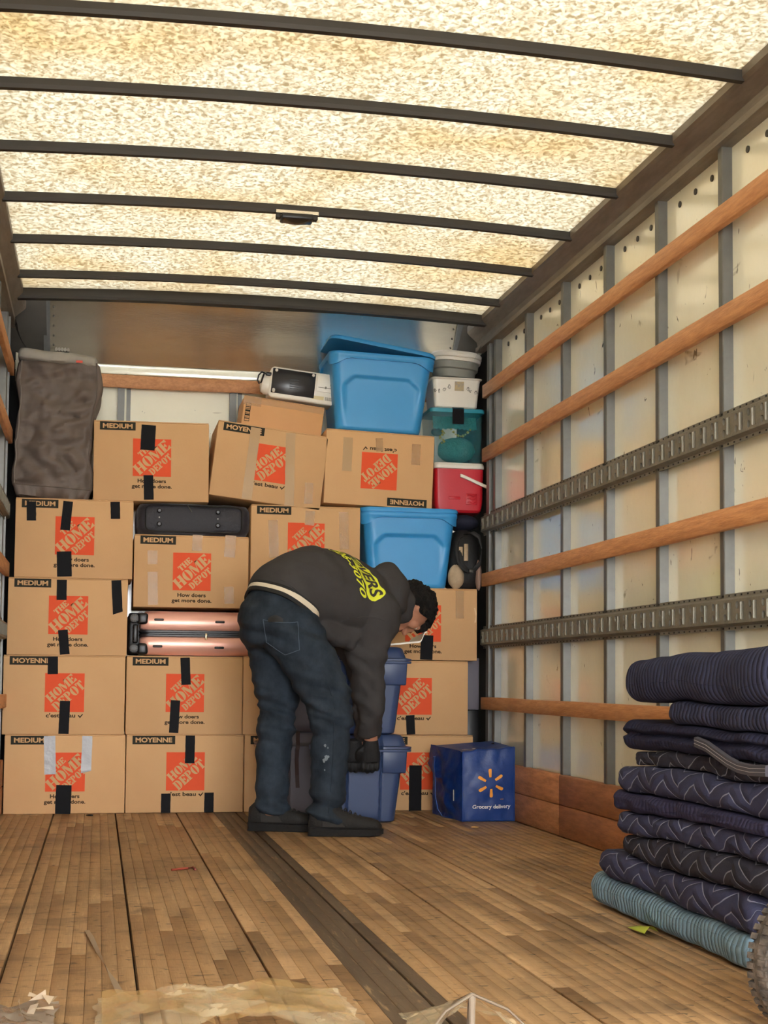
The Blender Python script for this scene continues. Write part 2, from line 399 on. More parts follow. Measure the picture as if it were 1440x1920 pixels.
# dark corner pieces of the nose: side sheets and bent gusset plates
M['gusset'] = mat('painted_gusset', '#b9b096', .6, var=.4, vscale=8)
M['nosedark'] = mat('nose_side_sheet', '#5a5650', .6, .4, var=.4)
for s, X in ((-1, XL), (1, XR)):
    e = -.285 if s < 0 else 1.81
    obj('nose_side', MB().grid(lambda u, v: (e+(X+s*.05-e)*u, 7.0+(YF-7.0)*v, 2.52-.27*v), 4, 6), M['nosedark'], tn)
    g = [(X-s*.005, 0, 2.11), (X-s*.125, 0, 2.11), (X-s*.125, 0, 2.17), (X-s*.045, 0, 2.245), (X-s*.005, 0, 2.255)]
    g = [(a, 7.30, c) for a, b_, c in g]; G = obj('gusset_plate', MB().poly(g, .006, (0, -1, 0)), M['gusset'], tn)
    for q in ((.03, 2.23), (.04, 2.15), (.10, 2.14)):
        obj('bolt', MB().box((X-s*q[0], 7.292, q[1]), (.012, .006, .012)), M['rivet'], G, bevel=.003)
    obj('hanging_flap', MB().grid(lambda u, v: (X-s*(.01+.02*u+.13*v*v), 6.95+.2*v, 2.36-.20*v-.05*u*(1-v)), 6, 10), mat('grey_flap', '#57534c', .8, var=.3), tn, smooth=True)
# the ground outside, seen by the light that comes in at the back
struct(obj('trim_3', MB().box(((XL+XR)/2, 7.10, 2.535), (XR-XL+.16, .62, .02)), M['nosedark']))
struct(obj('trim_2', MB().box((0, -6, -1.0), (40, 30, .1)), mat('concrete_yard', '#77746c', .9, var=.3, vscale=2)))

# ---------------------------------------------------------------- lettering
_tx = {}
def text_polys(txt, bold=0.0, shear=0.0):
    """filled outlines of a word at cap height 1, left end at x = 0, baseline 0"""
    key = (txt, bold, shear)
    if key in _tx: return _tx[key]
    def ev(t):
        cu = bpy.data.curves.new('t', 'FONT'); cu.body = t; cu.offset = bold; cu.shear = shear; cu.resolution_u = 3; cu.fill_mode = 'FRONT'
        o = bpy.data.objects.new('t', cu); COL.objects.link(o)
        dg = bpy.context.evaluated_depsgraph_get(); dg.update()
        me = bpy.data.meshes.new_from_object(o.evaluated_get(dg))
        v = [p.co.copy() for p in me.vertices]; f = [tuple(p.vertices) for p in me.polygons]
        bpy.data.objects.remove(o); bpy.data.curves.remove(cu); bpy.data.meshes.remove(me); return v, f
    h, _ = ev('H'); H = max(p.y for p in h)-min(p.y for p in h); b0 = min(p.y for p in h)
    v, f = ev(txt); x0 = min(p.x for p in v)
    _tx[key] = ([((p.x-x0)/H, (p.y-b0)/H) for p in v], f); return _tx[key]
def put_text(mb, txt, fr, size, width=None, anchor='l', bold=.02, shear=0):
    """fr(u, v) maps the flat sheet to space; size is the cap height"""
    v, f = text_polys(txt, bold, shear); w = max(p[0] for p in v)*size
    kx = 1 if width is None else width/w
    off = 0 if anchor == 'l' else -(w*kx)/2
    return mb.add([fr(p[0]*size*kx+off, p[1]*size) for p in v], f)

def arcs(cx, cy, rx, ry, a0, a1, n=10): return [(cx+rx*math.cos(a0+(a1-a0)*i/n), cy+ry*math.sin(a0+(a1-a0)*i/n)) for i in range(n+1)]
def bowl(cx, cy, rx, ry, ix, iy, a0, a1, n=10): return arcs(cx, cy, rx, ry, a0, a1, n)+arcs(cx, cy, ix, iy, a1, a0, n)
R_ = lambda a, b, c, d: [(a, c), (b, c), (b, d), (a, d)]
# stencil slab capitals, height 1: (width, outlines)
GL = {
 'H': (.98, [R_(.04, .36, .06, .94), R_(-.01, .41, 0, .08), R_(-.01, .41, .92, 1), R_(.62, .94, .06, .94), R_(.57, .99, 0, .08), R_(.57, .99, .92, 1), R_(.36, .62, .45, .55)]),
 'O': (.92, [bowl(.45, .5, .46, .51, .12, .44, pi/2+.12, 3*pi/2-.12, 14), bowl(.47, .5, .46, .51, .12, .44, -pi/2+.12, pi/2-.12, 14)]),
 'M': (1.2, [R_(.04, .14, .04, .96), R_(-.02, .22, 0, .07), [(0, 1), (.32, 1), (.66, .25), (.56, 0), (.46, 0), (.1, .86)], [(.60, .22), (.92, 1), (.86, 1), (.56, .32)], R_(.84, 1.14, .05, 1), R_(.78, 1.2, 0, .07), R_(.84, 1.2, .93, 1)]),
 'E': (.84, [R_(.04, .36, .05, .95), R_(-.01, .42, 0, .08), R_(-.01, .42, .92, 1), [(.42, .92), (.84, .68), (.84, 1), (.42, 1)], [(.42, 0), (.86, 0), (.86, .34), (.42, .09)], [(.38, .46), (.62, .32), (.62, .70), (.38, .55)]]),
 'D': (.90, [R_(.04, .34, .05, .95), R_(-.01, .38, 0, .08), R_(-.01, .38, .92, 1), bowl(.40, .5, .48, .5, .14, .42, -pi/2, pi/2, 14)]),
 'P': (.82, [R_(.04, .34, .05, .95), R_(-.01, .44, 0, .08), R_(-.01, .40, .92, 1), bowl(.40, .72, .40, .28, .12, .20, -pi/2, pi/2, 12)]),
 'T': (.86, [R_(.27, .59, .05, .95), R_(.2, .66, 0, .08), [(0, .66), (.07, .66), (.24, .92), (.24, 1), (0, 1)], [(.86, .66), (.79, .66), (.62, .92), (.62, 1), (.86, 1)]]),
}
def slab(mb, word, fr, u0, u1, v0, v1):
    gap = .07; W_ = sum(GL[c][0] for c in word)+gap*(len(word)-1); kx = (u1-u0)/W_; ky = v1-v0; x = u0
    for c in word:
        w, pl = GL[c]
        for p in pl:
            if len(p) > 12:            # ring pieces: a strip of quads
                h = len(p)//2
                for i in range(h-1):
                    q = [p[i], p[i+1], p[-2-i], p[-1-i]]
                    mb.add([fr(x+a*kx, v0+b_*ky) for a, b_ in q], [(0, 1, 2, 3)])
            else: mb.add([fr(x+a*kx, v0+b_*ky) for a, b_ in p], [tuple(range(len(p)))])
        x += (w+gap)*kx

# ---------------------------------------------------------------- cartons
M['card'] = mat('kraft_carton', '#cfa678', .75, var=.3, vscale=4, col2='#c19566', bump=.12, bscale=120, objvar=.05, bdist=.003, spec=.25)
M['card2'] = mat('shipping_carton', '#d2a06c', .6, var=.3, vscale=5, col2='#bf8a56', bump=.15, bscale=60, spec=.4)
M['ink'] = mat('dark_print', '#2c2a22', .7, spec=.2)
M['slogan'] = mat('brown_print', '#3a2c1c', .7, spec=.2)
M['orange'] = mat('orange_print', '#e2552c', .65, var=.2, vscale=60, col2='#d44a24', spec=.25)
M['tape_black'] = mat('black_cloth_tape', '#101014', .65, bump=.2, bscale=60, spec=.15)
M['tape_silver'] = mat('silver_cloth_tape', '#9a9a9c', .45, .2, bump=.35, bscale=25)
M['tape_tan'] = mat('tan_packing_tape', '#b08f62', .35, spec=.3, bump=.25, bscale=18)
M['tape_clear'] = mat('clear_packing_tape', '#cfa87a', .25, spec=.3, bump=.5, bscale=22)
M['tape_clear'].node_tree.nodes['Principled BSDF'].inputs['Alpha'].default_value = .45

def carton_print(box, w, d, h, word, label_at=.028):
    Y = -d/2
    french = word == 'MOYENNE'
    yb = lambda e: (lambda u, v: (u-w/2, Y-e, v))
    lw = .200 if french else .168
    l0, l1 = label_at, label_at+lw; z1 = h-.006; z0 = z1-.040
    obj('size_panel', MB().poly([(l0-w/2, Y, z0), (l1-w/2, Y, z0), (l1-w/2, Y, z1), (l0-w/2, Y, z1)], .0005, (0, -1, 0)), M['ink'], box)
    t = MB(); put_text(t, word, lambda u, v: (l0-w/2+.014+u, Y-.0008, z0+.0085+v), .023, width=lw-.028, bold=.035)
    obj('size_word', t, M['card'], box)
    s = .181; cx = w*.503; cz = h-.084-s/2
    obj('printed_square', MB().poly([(cx-s/2-w/2, Y, cz-s/2), (cx+s/2-w/2, Y, cz-s/2), (cx+s/2-w/2, Y, cz+s/2), (cx-s/2-w/2, Y, cz+s/2)], .0005, (0, -1, 0)), M['orange'], box)
    a = math.radians(42.7); ca, sa = math.cos(a), math.sin(a)
    fr = lambda u, v: (cx-w/2+s*(u*ca-v*sa), Y-.0009, cz+s*(u*sa+v*ca))
    t = MB()
    if french:
        slab(t, 'HOME', fr, -.43, .45, .035, .265); slab(t, 'DEPOT', fr, -.46, .50, -.255, -.005)
    else:
        slab(t, 'THE', fr, -.21, .20, .19, .345); slab(t, 'HOME', fr, -.55, .56, -.135, .155); slab(t, 'DEPOT', fr, -.30, .40, -.365, -.185)
    obj('logo_lettering', t, M['card'], box)
    t = MB(); zb = cz-s/2
    if french:
        v, f = text_polys("c'est beau", .03)
        put_text(t, "c'est beau", lambda u, v_: (cx-w/2-.084+u, Y-.0006, zb-.026+v_), .019, width=.135, bold=.03)
        t.add([(cx-w/2+a_, Y-.0006, zb-.026+b_) for a_, b_ in ((.062, .009), (.068, .012), (.072, .005), (.083, .017), (.087, .015), (.073, -.003))], [(0, 1, 2, 5), (2, 3, 4, 5)])
    else:
        put_text(t, "How doers", lambda u, v_: (cx-w/2+u, Y-.0006, zb-.031+v_), .0185, width=.135, anchor='c', bold=.03)
        put_text(t, "get more done.", lambda u, v_: (cx-w/2+u, Y-.0006, zb-.057+v_), .0185, width=.190, anchor='c', bold=.03)
    obj('slogan', t, M['slogan'], box)

def tape_strip(box, inv, Y, a, b, wpx, mname, frontY, curl=0, over=None):
    """a strip of tape stuck to the front face between two pixels of the photograph"""
    p, q = inv @ at(a[0], a[1], frontY), inv @ at(b[0], b[1], frontY); px = 2688.5/frontY/math.cos(0)
    wd = wpx/px*1.02
    d = Vector((q.x-p.x, q.z-p.z)); L = d.length; d.normalize(); n_ = Vector((-d.y, d.x))
    e = .0016; m_ = MB(); rings = []
    k = max(4, int(L/.015))
    seed = rnd.random()*50
    for i in range(k+1):
        t = i/k; c = Vector((p.x, p.z))+d*L*t
        lift = e + .0006*abs(nz((t*6, seed, 0)))
        rr = []
        for s in (-1, 1):
            j = wd/2*s + .0012*nz((t*9, seed+s, 3))
            g = c+n_*j
            if curl and i == k and s == curl: g = g-d*.012
            rr.append((g.x, Y-lift-(.006 if curl and i == k and s == curl else 0), g.y))
        rings += [rr]
    m_.v = [Vector(x) for r in rings for x in r]
    m_.f = [(2*i, 2*i+1, 2*i+3, 2*i+2) for i in range(k)]
    # thickness
    nv = len(m_.v); m_.v += [v+Vector((0, .0010, 0)) for v in m_.v]
    m_.f += [tuple(x+nv for x in reversed(f)) for f in m_.f[:]]
    for i in range(k): m_.f += [(2*i, 2*i+2, nv+2*i+2, nv+2*i), (2*i+1, nv+2*i+1, nv+2*i+3, 2*i+3)]
    o = obj('tape', m_, M[mname], box, smooth=True)
    return o

def carton(label, x0, x1, z0, z1, word=None, Y=6.91, d=.41, tilt=0, flip=False, tapes=(), pivot=None, name='moving_carton', cat='carton', mt='card', group=None, yaw=0, label_at=.028):
    w, h = x1-x0, z1-z0
    o = thing(name, label, cat, ((x0+x1)/2, Y+d/2, z0), group=group)
    o.rotation_euler = (0, math.radians(tilt), math.radians(yaw))
    b = MB().box((0, 0, (h-.006)/2), (w, d, h-.006)); obj('carton_body', b, M[mt], o, bevel=.003, seg=2)
    g = .004
    obj('flap', MB().box((0, -d/4-.0005, h-.003), (w-.002, d/2-g, .006)), M[mt], o, bevel=.0015, seg=1)
    obj('flap', MB().box((0, d/4+.0005, h-.003), (w-.002, d/2-g, .006)), M[mt], o, bevel=.0015, seg=1)
    bpy.context.view_layer.update()
    inv = o.matrix_world.inverted()
    for a, b_, wpx, mn, *rest in tapes: tape_strip(o, inv, -d/2, a, b_, wpx, mn, Y, rest[0] if rest else 0)
    if word:
        if flip:
            # the print of a carton lying upside down: turn it about the middle of the front
            before = set(o.children); carton_print(o, w, d, h, word, label_at)
            for c in set(o.children)-before:
                c.data.transform(Matrix.Translation((0, 0, h/2)) @ Matrix.Rotation(pi, 4, 'Y') @ Matrix.Translation((0, 0, -h/2)))
        else: carton_print(o, w, d, h, word, label_at)
    return o
B_, Sv, T_, Cl = 'tape_black', 'tape_silver', 'tape_tan', 'tape_clear'
G = 'printed cardboard moving cartons stacked across the truck'
carton('printed brown carton with two silver tape strips, bottom of the left column', -.42, .134, .001, .369, 'MEDIUM', group=G,
       tapes=[((93, 1380), (94, 1452), 20, Sv), ((164, 1380), (161, 1450), 18, Sv, 1), ((120, 1472), (117.5, 1526), 27, B_)])
carton('printed brown carton on the floor with one black strip on top and two below', .138, .692, .001, .370, 'MOYENNE', group=G,
       tapes=[((357, 1379), (355.5, 1431), 17, B_), ((311, 1488), (310.5, 1524), 17, B_), ((392, 1486), (391.5, 1523), 17, B_)])
carton('printed brown carton on the floor behind the bent man\'s legs', .697, 1.215, .001, .370, 'MEDIUM', group=G)
carton('printed brown carton second up in the left column, black strip beside its MOYENNE panel', -.434, .126, .3695, .740, 'MOYENNE', group=G,
       tapes=[((99, 1231), (99, 1264), 18, B_), ((122, 1314), (119, 1376), 18, B_)])
carton('printed brown carton directly under the pink suitcase', .132, .682, .3705, .742, 'MEDIUM', group=G,
       tapes=[((347, 1233), (349, 1284), 17, B_), ((329, 1313), (325.5, 1374), 17, B_)])
carton('printed brown carton at knee height behind the man, right of the one under the suitcase', .686, 1.215, .3705, .744, 'MEDIUM', group=G)
carton('printed brown carton beside the pink suitcase with a long black strip near its right edge', -.421, .131, .7405, 1.104, 'MEDIUM', group=G,
       tapes=[((116, 1087), (115.5, 1125), 17.5, B_), ((218, 1088), (221, 1152), 17.5, B_, 1), ((118, 1181), (121.5, 1227), 17, B_)])
carton('printed brown carton under the grey storage bag, three black strips hanging from its top', -.396, .150, 1.1045, 1.480, 'MEDIUM', group=G,
       tapes=[((59, 940), (59, 976), 16.5, B_), ((128, 940), (122, 994), 17, B_), ((216, 941), (216.5, 973), 17, B_), ((120, 1034), (121, 1081), 26, B_)])
carton('printed brown carton on the pink suitcase with clear tape scraps and no black tape', .157, .703, .975, 1.322, 'MEDIUM', group=G,
       tapes=[((286, 1032), (286, 1058), 18, Cl), ((286, 1072), (287, 1134), 18, Cl), ((371, 1003), (369, 1033), 18, Cl), ((433, 1004), (430, 1045), 20, Cl), ((429, 1100), (430, 1132), 18, Cl)])
carton('printed brown carton mostly hidden behind the bent man\'s back, in the third column', .762, 1.250, .7445, 1.107, 'MEDIUM', group=G)
carton('printed brown carton left of the lower blue tote, just above the man\'s back', .712, 1.250, 1.1085, 1.483, 'MEDIUM', group=G,
       tapes=[((512, 975), (514, 1046), 18, Cl), ((582, 958), (580, 985), 18, Cl), ((644, 960), (646, 1030), 18, Cl)])
carton('printed brown carton in the top row, right beside the grey storage bag', -.040, .506, 1.4815, 1.866, 'MEDIUM', group=G, tilt=-.6,
       tapes=[((279, 797), (276.5, 844), 26, B_), ((278, 891), (279, 937), 17.5, B_)])
_p = at(392.5, 930, 6.91)
_a = 6.6; _w, _h = .545, .368; _p.z += .008; _p.x -= .003
_c = Vector((_p.x, 6.91, _p.z)) + Vector((math.cos(math.radians(_a))*_w/2, 0, -math.sin(math.radians(_a))*_w/2))
carton('leaning printed brown carton with two full height tan tape strips', _c.x-_w/2, _c.x+_w/2, _c.z, _c.z+_h, 'MOYENNE', group=G, tilt=_a,
       tapes=[((480, 802), (462, 936), 18.5, T_), ((545, 812), (542, 948), 17.5, T_), ((580, 905), (578, 945), 16, Cl)])
_p = at(606.5, 953, 6.91); _a = 1.9
carton('upside down printed brown carton under the upper blue tote', _p.x, _p.x+.545, 1.493, 1.862, 'MOYENNE', group=G, tilt=_a, flip=True,
       tapes=[((653, 820), (650, 883), 18, T_), ((781, 833), (779, 872), 17, Cl), ((711, 822), (712, 846), 14, Cl)])
carton('printed brown carton behind the man\'s head with the torn hand hole at right', 1.292, 1.846, .736, 1.093, 'MEDIUM', group=G,
       tapes=[((801, 1191), (799, 1237), 24, B_), ((862, 1108), (862, 1160), 16, Cl)])
carton('printed brown carton at mid height right of the upper navy bin', 1.248, 1.801, .3695, .733, 'MOYENNE', group=G,
       tapes=[((769, 1341), (770.5, 1377), 16.5, B_)])
carton('printed brown carton on the floor behind the blue delivery bag', 1.268, 1.828, .001, .367, 'MOYENNE', group=G,
       tapes=[((779, 1435), (778, 1521), 24, B_)])
# plain parcel behind the leaning carton, barcode on its left
_t = math.radians(6.6); _cc = _c+Vector((math.sin(_t)*(_h+.002), 0, math.cos(_t)*(_h+.002)))    # middle of the leaning carton's top
_pa = 5.6; _w3 = .402; _off = (.664+.201-_cc.x)/math.cos(_t); _b3 = _cc+Vector((math.cos(_t), 0, -math.sin(_t)))*_off
PZ = _b3.z+.002
o = carton('plain tan parcel carton with barcode under the white appliance', _b3.x-_w3/2, _b3.x+_w3/2, PZ, PZ+.160, None, Y=7.02, d=.30, tilt=6.6, name='parcel_carton', mt='card2')
h_ = .160; w_ = .402
bx = MB(); X0, X1 = -w_/2+.012, -w_/2+.037
fr_ = lambda u0, u1, v0, v1, mb: mb.poly([(u0, -.15, v0), (u1, -.15, v0), (u1, -.15, v1), (u0, -.15, v1)], .0006, (0, -1, 0))
for v0, v1 in ((.032, .035), (.121, .124), (.044, .048), (.052, .054), (.060, .068), (.071, .074), (.080, .090), (.094, .097), (.102, .106), (.111, .113)): fr_(X0, X1, v0, v1, bx)
fr_(X0, X0+.002, .032, .124, bx); fr_(X1-.002, X1, .032, .124, bx)
obj('barcode', bx, M['ink'], o)
obj('tape', MB().grid(lambda u, v: (-w_/2+w_*u, -.1515-.002*abs(nz((u*9, v*5, 1))), .125+.034*v), 24, 3), M['tape_clear'], o, smooth=True)
obj('tape', MB().grid(lambda u, v: (-w_/2-.004+.09*u, -.1525-.004*abs(nz((u*9, v*5, 7))), .112+.047*v), 12, 6), M['tape_clear'], o, smooth=True)
# torn hand hole of the carton behind the head
hh = [c for c in bpy.data.objects if c.get('label', '').startswith("printed brown carton behind the man's head")][0]
obj('torn_hand_hole', MB().poly([(.277-.014, -.205, .19), (.277-.006, -.205, .19), (.277-.003, -.205, .235), (.277-.010, -.205, .265), (.277-.016, -.205, .262), (.277-.008, -.205, .22)], .0012, (0, -1, 0)), mat('torn_card', '#e0c39a', .8), hh)

# ---------------------------------------------------------------- tubs, bins and the rest of the load
def rr(w, d, r, n=6, k=8):
    """rounded rectangle, counter-clockwise from the front left, k points along each side"""
    p = []; hx, hy = w/2-r, d/2-r
    cs = [(hx, -hy, -pi/2), (hx, hy, 0), (-hx, hy, pi/2), (-hx, -hy, pi)]
    st = [(-hx, -d/2)]
    for i, (cx, cy, a0) in enumerate(cs):
        arc = [(cx+r*math.cos(a0+pi/2*j/n), cy+r*math.sin(a0+pi/2*j/n)) for j in range(n+1)]
        prev = p[-1] if p else (-hx, -d/2)
        for j in range(1, k): p.append((prev[0]+(arc[0][0]-prev[0])*j/k, prev[1]+(arc[0][1]-prev[1])*j/k))
        p += arc
    prev = p[-1]; 
    return p
def shell(mb, prof, r, n=6, k=8, fn=None, cap0=True, cap1=True):
    """loft of rounded rectangles; prof rows are (w, d, z)"""
    rings = []
    for w, d, z in prof:
        ring = [Vector((x, y, z)) for x, y in rr(w, d, min(r, w/2-.001, d/2-.001), n, k)]
        if fn: ring = [fn(p) for p in ring]
        rings.append(ring)
    return mb.loft(rings, cap0, cap1)
M['tote_blue'] = mat('blue_tote_plastic', '#3a97d6', .4, var=.2, vscale=6, col2='#3088c2', bump=.04, bscale=120)
M['bin_navy'] = mat('navy_bin_plastic', '#34456a', .42, var=.25, vscale=6, col2='#2b3a5a', bump=.05, bscale=120)
M['bin_grey'] = mat('grey_bin_plastic', '#5d585e', .45, var=.25, vscale=6, bump=.05, bscale=120, col2='#5e5a60')
M['white_pl'] = mat('white_plastic', '#ece7da', .35, var=.1, vscale=8)
M['black_pl'] = mat('black_plastic', '#17171a', .4)

def big_tote(label, loc, w, d, h, rot=(0, 0, 0), lid_lift=0, group=None):
    o = thing('storage_tote', label, 'tote', loc, rot, group)
    tw, td = w*.80, d*.80
    def press(p):
        if p.y < 0:
            wh = tw+(w*.93-tw)*p.z/h
            zl = h*.66-.10*max(0, abs(p.x)/(wh*.40)-.72)**1.0*1.6
            a = sstep(.44, .375, abs(p.x)/wh)*sstep(zl+.012, zl-.006, p.z)*sstep(-.05, .62, p.z/h)
            p = p + Vector((0, .013*a, 0))
        return p
    prof = [(tw-.03, td-.03, 0), (tw-.008, td-.008, .006), (tw, td, .02)]
    for i in range(1, 61):
        t = i/60; prof.append((tw+(w*.93-tw)*t, td+(d*.93-td)*t, .02+(h*.83-.02)*t))
    prof += [(w*.94, d*.935, h*.90), (w*.945, d*.94, h*.955)]
    b = shell(MB(), prof, .05, 8, 34, press, True, False)
    obj('tub', b, M['tote_blue'], o, smooth=True, angle=.9)
    # rim band that steps out and drapes lower at the corners
    rb = MB()
    def drape(p):
        if p.z < h*.9:
            c = sstep(.30, .46, abs(p.x)/w) if abs(p.y) > d*.40 else sstep(.22, .44, abs(p.y)/d)
            p = p+Vector((0, 0, .035*(1-c)))
        return p
    shell(rb, [(w*.925, d*.92, h*.80), (w*.985, d*.975, h*.80), (w*.99, d*.985, h*.90), (w, d, h*.915), (w, d, h*.95), (w*.985, d*.985, h*.965), (w*.93, d*.92, h*.965)], .055, 8, 16, drape, False, False)
    obj('rim', rb, M['tote_blue'], o, smooth=True, angle=.7)
    l = MB(); z = h*.962
    shell(l, [(w*.96, d*.95, z), (w*1.012, d*1.01, z+.001), (w*1.012, d*1.012, z+.014), (w*.99, d*.985, z+.022), (w*.95, d*.93, z+.022), (w*.93, d*.9, z+.012), (w*.5, d*.45, z+.012), (w*.2, d*.15, z+.014)], .058, 8, 6)
    lo = obj('lid', l, M['tote_blue'], o, smooth=True, angle=.7)
    if lid_lift:
        lo.data.transform(Matrix.Translation((w*.5, 0, z)) @ Matrix.Rotation(lid_lift, 4, 'Y') @ Matrix.Translation((-w*.5, 0, -z)))
    return o, lo
GT = 'blue storage totes'
p0, p1 = at(678, 960, 6.90), at(862, 966, 6.90)
big_tote('lower blue tote with closed lid standing beside the dark backpack', ((p0.x+p1.x)/2, 6.90+.20, 1.0945), p1.x-p0.x, .40, .388, (0, 0, 0), 0, GT)
p0, p1 = at(612, 690, 6.93), at(813, 690, 6.93)
tt, tl = big_tote('upper blue tote with its lid ajar on top of the upside down carton', ((p0.x+p1.x)/2+.004, 6.93+.20, 1.8745), (p1.x-p0.x), .40, .400, (0, math.radians(1.8), 0), .115, GT)
for xx, rz in ((-.08, .3), (.06, -.2), (.16, .1)):
    b = MB().grid(lambda u, v: (xx+.11*(u-.5), -.10+.05*v, .385+.022*u*(1-u)*4*(.5+v*.5)+.006*nz((u*5, v*5, xx*9))), 8, 4)
    obj('paper_contents', b, M['white_pl'] if xx < .1 else mat('grey_print_paper', '#8c8a90', .7), tt, smooth=True)

# navy and grey lidded bins in front of the cartons
def lidded_bin(label, loc, mname, w=.43, d=.30, h=.392, lid=True, strap=False, group='lidded bins stacked in pairs behind the man'):
    o = thing('lidded_bin', label, 'bin', loc, (0, 0, 0), group)
    bw, bd = w*.70, d*.72; zr = .325
    def chan(p):
        if p.y < -bd*.3:
            a = abs(p.x)
            g = sstep(.0055, .002, abs(a-.075))*.010
            c = sstep(.080, .072, a)*-.006
            p = p+Vector((0, (g+c)*sstep(.0, .02, p.z), 0))
        return p
    prof = [(bw-.03, bd-.03, 0), (bw-.006, bd-.006, .008), (bw, bd, .03)]+[(bw+(w*.86-bw)*t/12, bd+(d*.84-bd)*t/12, .03+(zr-.03)*t/12) for t in range(1, 13)]
    obj('bin_body', shell(MB(), prof, .035, 6, 60, chan, True, False), M[mname], o, smooth=True, angle=.8)
    # hanging handle skirts at the rim, left and right of the grip
    for s in (-1, 1):
        k = MB(); zt, zb = zr-.006, zr-.105; x0, x1 = s*.078, s*w*.447
        fy = -d*.475
        k.add([(x0, fy, zt), (x1, fy, zt), (x1*.985, fy+.012, zb), (x0+s*.004, fy+.012, zb), (x0, fy+.05, zt), (x1, fy+.05, zt), (x1*.985, fy+.05, zb), (x0+s*.004, fy+.05, zb)],
              [(0, 1, 2, 3), (4, 7, 6, 5), (0, 3, 7, 4), (1, 5, 6, 2), (3, 2, 6, 7), (0, 4, 5, 1)])
        obj('handle_skirt', k, M[mname], o, bevel=.006, seg=2)
    r = MB(); shell(r, [(w*.90, d*.90, zr-.008), (w*.995, d*.995, zr-.008), (w, d, zr-.004), (w, d, zr+.002), (w*.93, d*.92, zr+.003)], .035, 6, 6)
    obj('rim', r, M[mname], o, smooth=True, angle=.6)
    l = MB(); z = zr+.0035
    def notch(p):
        if p.y < -d*.2 and p.z > z+.008: p = p+Vector((0, .018*sstep(.085, .070, abs(p.x)), 0))
        return p
    shell(l, [(w*.96, d*.96, z), (w*1.0, d*1.0, z+.001), (w*1.0, d*1.0, z+.009), (w*.90, d*.88, z+.014), (w*.87, d*.85, z+.03), (w*.84, d*.80, z+.052), (w*.80, d*.74, h-.0025), (w*.74, d*.66, h), (w*.3, d*.3, h)], .035, 6, 40, notch)
    obj('lid', l, M[mname], o, smooth=True, angle=.6)
    if strap:
        k = MB(); pts = [(-.035, -d*.36, h+.001), (-.038, -d*.42, zr+.03), (-.040, -d*.515, zr+.006), (-.043, -d*.515, zr-.012), (-.045, -d*.485, zr-.06), (-.040, -d*.43, zr-.13), (-.036, -d*.42, zr-.19)]
        k.loft([[(x-.009, y-.002, z_), (x+.009, y-.002, z_), (x+.009, y+.001, z_), (x-.009, y+.001, z_)] for x, y, z_ in pts])
        obj('bungee_strap', k, mat('brown_strap', '#3a2622', .6), o)
    return o
cx = 1.170
lidded_bin('lower navy lidded bin on the floor, gripped by the bent man', (cx, 6.435, .001), 'bin_navy')
lidded_bin('upper navy lidded bin under the white foam sheet', (cx-.002, 6.435, .394), 'bin_navy')
lidded_bin('lower grey lidded bin with a brown strap seen between the man\'s legs', (.952, 6.752, .001), 'bin_grey', strap=True)
lidded_bin('upper grey lidded bin seen between the man\'s thighs', (.950, 6.752, .394), 'bin_grey')
# white foam sheet with upturned corner
def sheet(e):
    def f(u, v):
        x = 1.015+.462*u; y = 6.285+.27*v
        z = .7895+.004*abs(nz((u*6, v*4, 2)))+.046*sstep(.84, 1.0, u)**1.5*(1-.5*v)+.016*sstep(.5, .9, u) - (.003*sstep(.14, .0, u) if v < .35 else 0)*(1-v/.35 if v < .35 else 0)
        return (x-.03*sstep(.85, 1, u), y-.0*v, z+e)
    return f
b = MB().grid(sheet(0), 40, 8); n0 = len(b.v); b.grid(sheet(.007), 40, 8)
b.f[:320] = [tuple(reversed(q)) for q in b.f[:320]]
E_ = [i for i in range(41)]+[41*j+40 for j in range(1, 9)]+[41*8+i for i in range(39, -1, -1)]+[41*j for j in range(7, 0, -1)]
for i in range(len(E_)): p, q = E_[i], E_[(i+1) % len(E_)]; b.f.append((p, q, q+n0, p+n0))
tag(obj('foam_sheet', b, M['white_pl'], smooth=True, angle=.7), 'white foam sheet with an upturned end lying on the upper navy bin', 'sheet')

# pink hard suitcase on its side
M['pink'] = mat('rose_shell', '#eab09c', .32, .25, var=.15, vscale=5, col2='#dba08c')
o = thing('suitcase', 'rose pink hard shell suitcase lying flat on a carton', 'suitcase', (.47, 6.915+.19, .7435))
def halfshell(z0, z1, top):
    a = [(.545, .36, z0), (.56, .376, z0+(z1-z0)*.12), (.56, .376, z0+(z1-z0)*.55), (.545, .36, z0+(z1-z0)*.80), (.50, .32, z1), (.2, .1, z1)]
    if not top: a = [(w_, d_, z0+z1-z_) for w_, d_, z_ in a][::-1]
    return shell(MB(), a, .045, 6, 4)
obj('shell_half', halfshell(.122, .213, True), M['pink'], o, smooth=True, angle=.7)
obj('shell_half', halfshell(.003, .092, False), M['pink'], o, smooth=True, angle=.7)
zb_ = obj('zip_band', shell(MB(), [(.552, .366, .09), (.566, .38, .094), (.566, .38, .101), (.556, .37, .104), (.556, .37, .110), (.566, .38, .113), (.566, .38, .120), (.552, .366, .124)], .045, 6, 4), M['black_pl'], o, smooth=True, angle=.5)
obj('zip_pull', MB().box((.035, -.193, .094), (.010, .006, .030)), mat('brass_pull', '#e6cfa6', .3, .6), zb_, bevel=.002)
for x, z in ((-.19, .172), (.10, .165), (-.195, .045), (.098, .041)):
    obj('side_foot', MB().box((x, -.190, z), (.046, .012, .011)), M['black_pl'], o, bevel=.004)
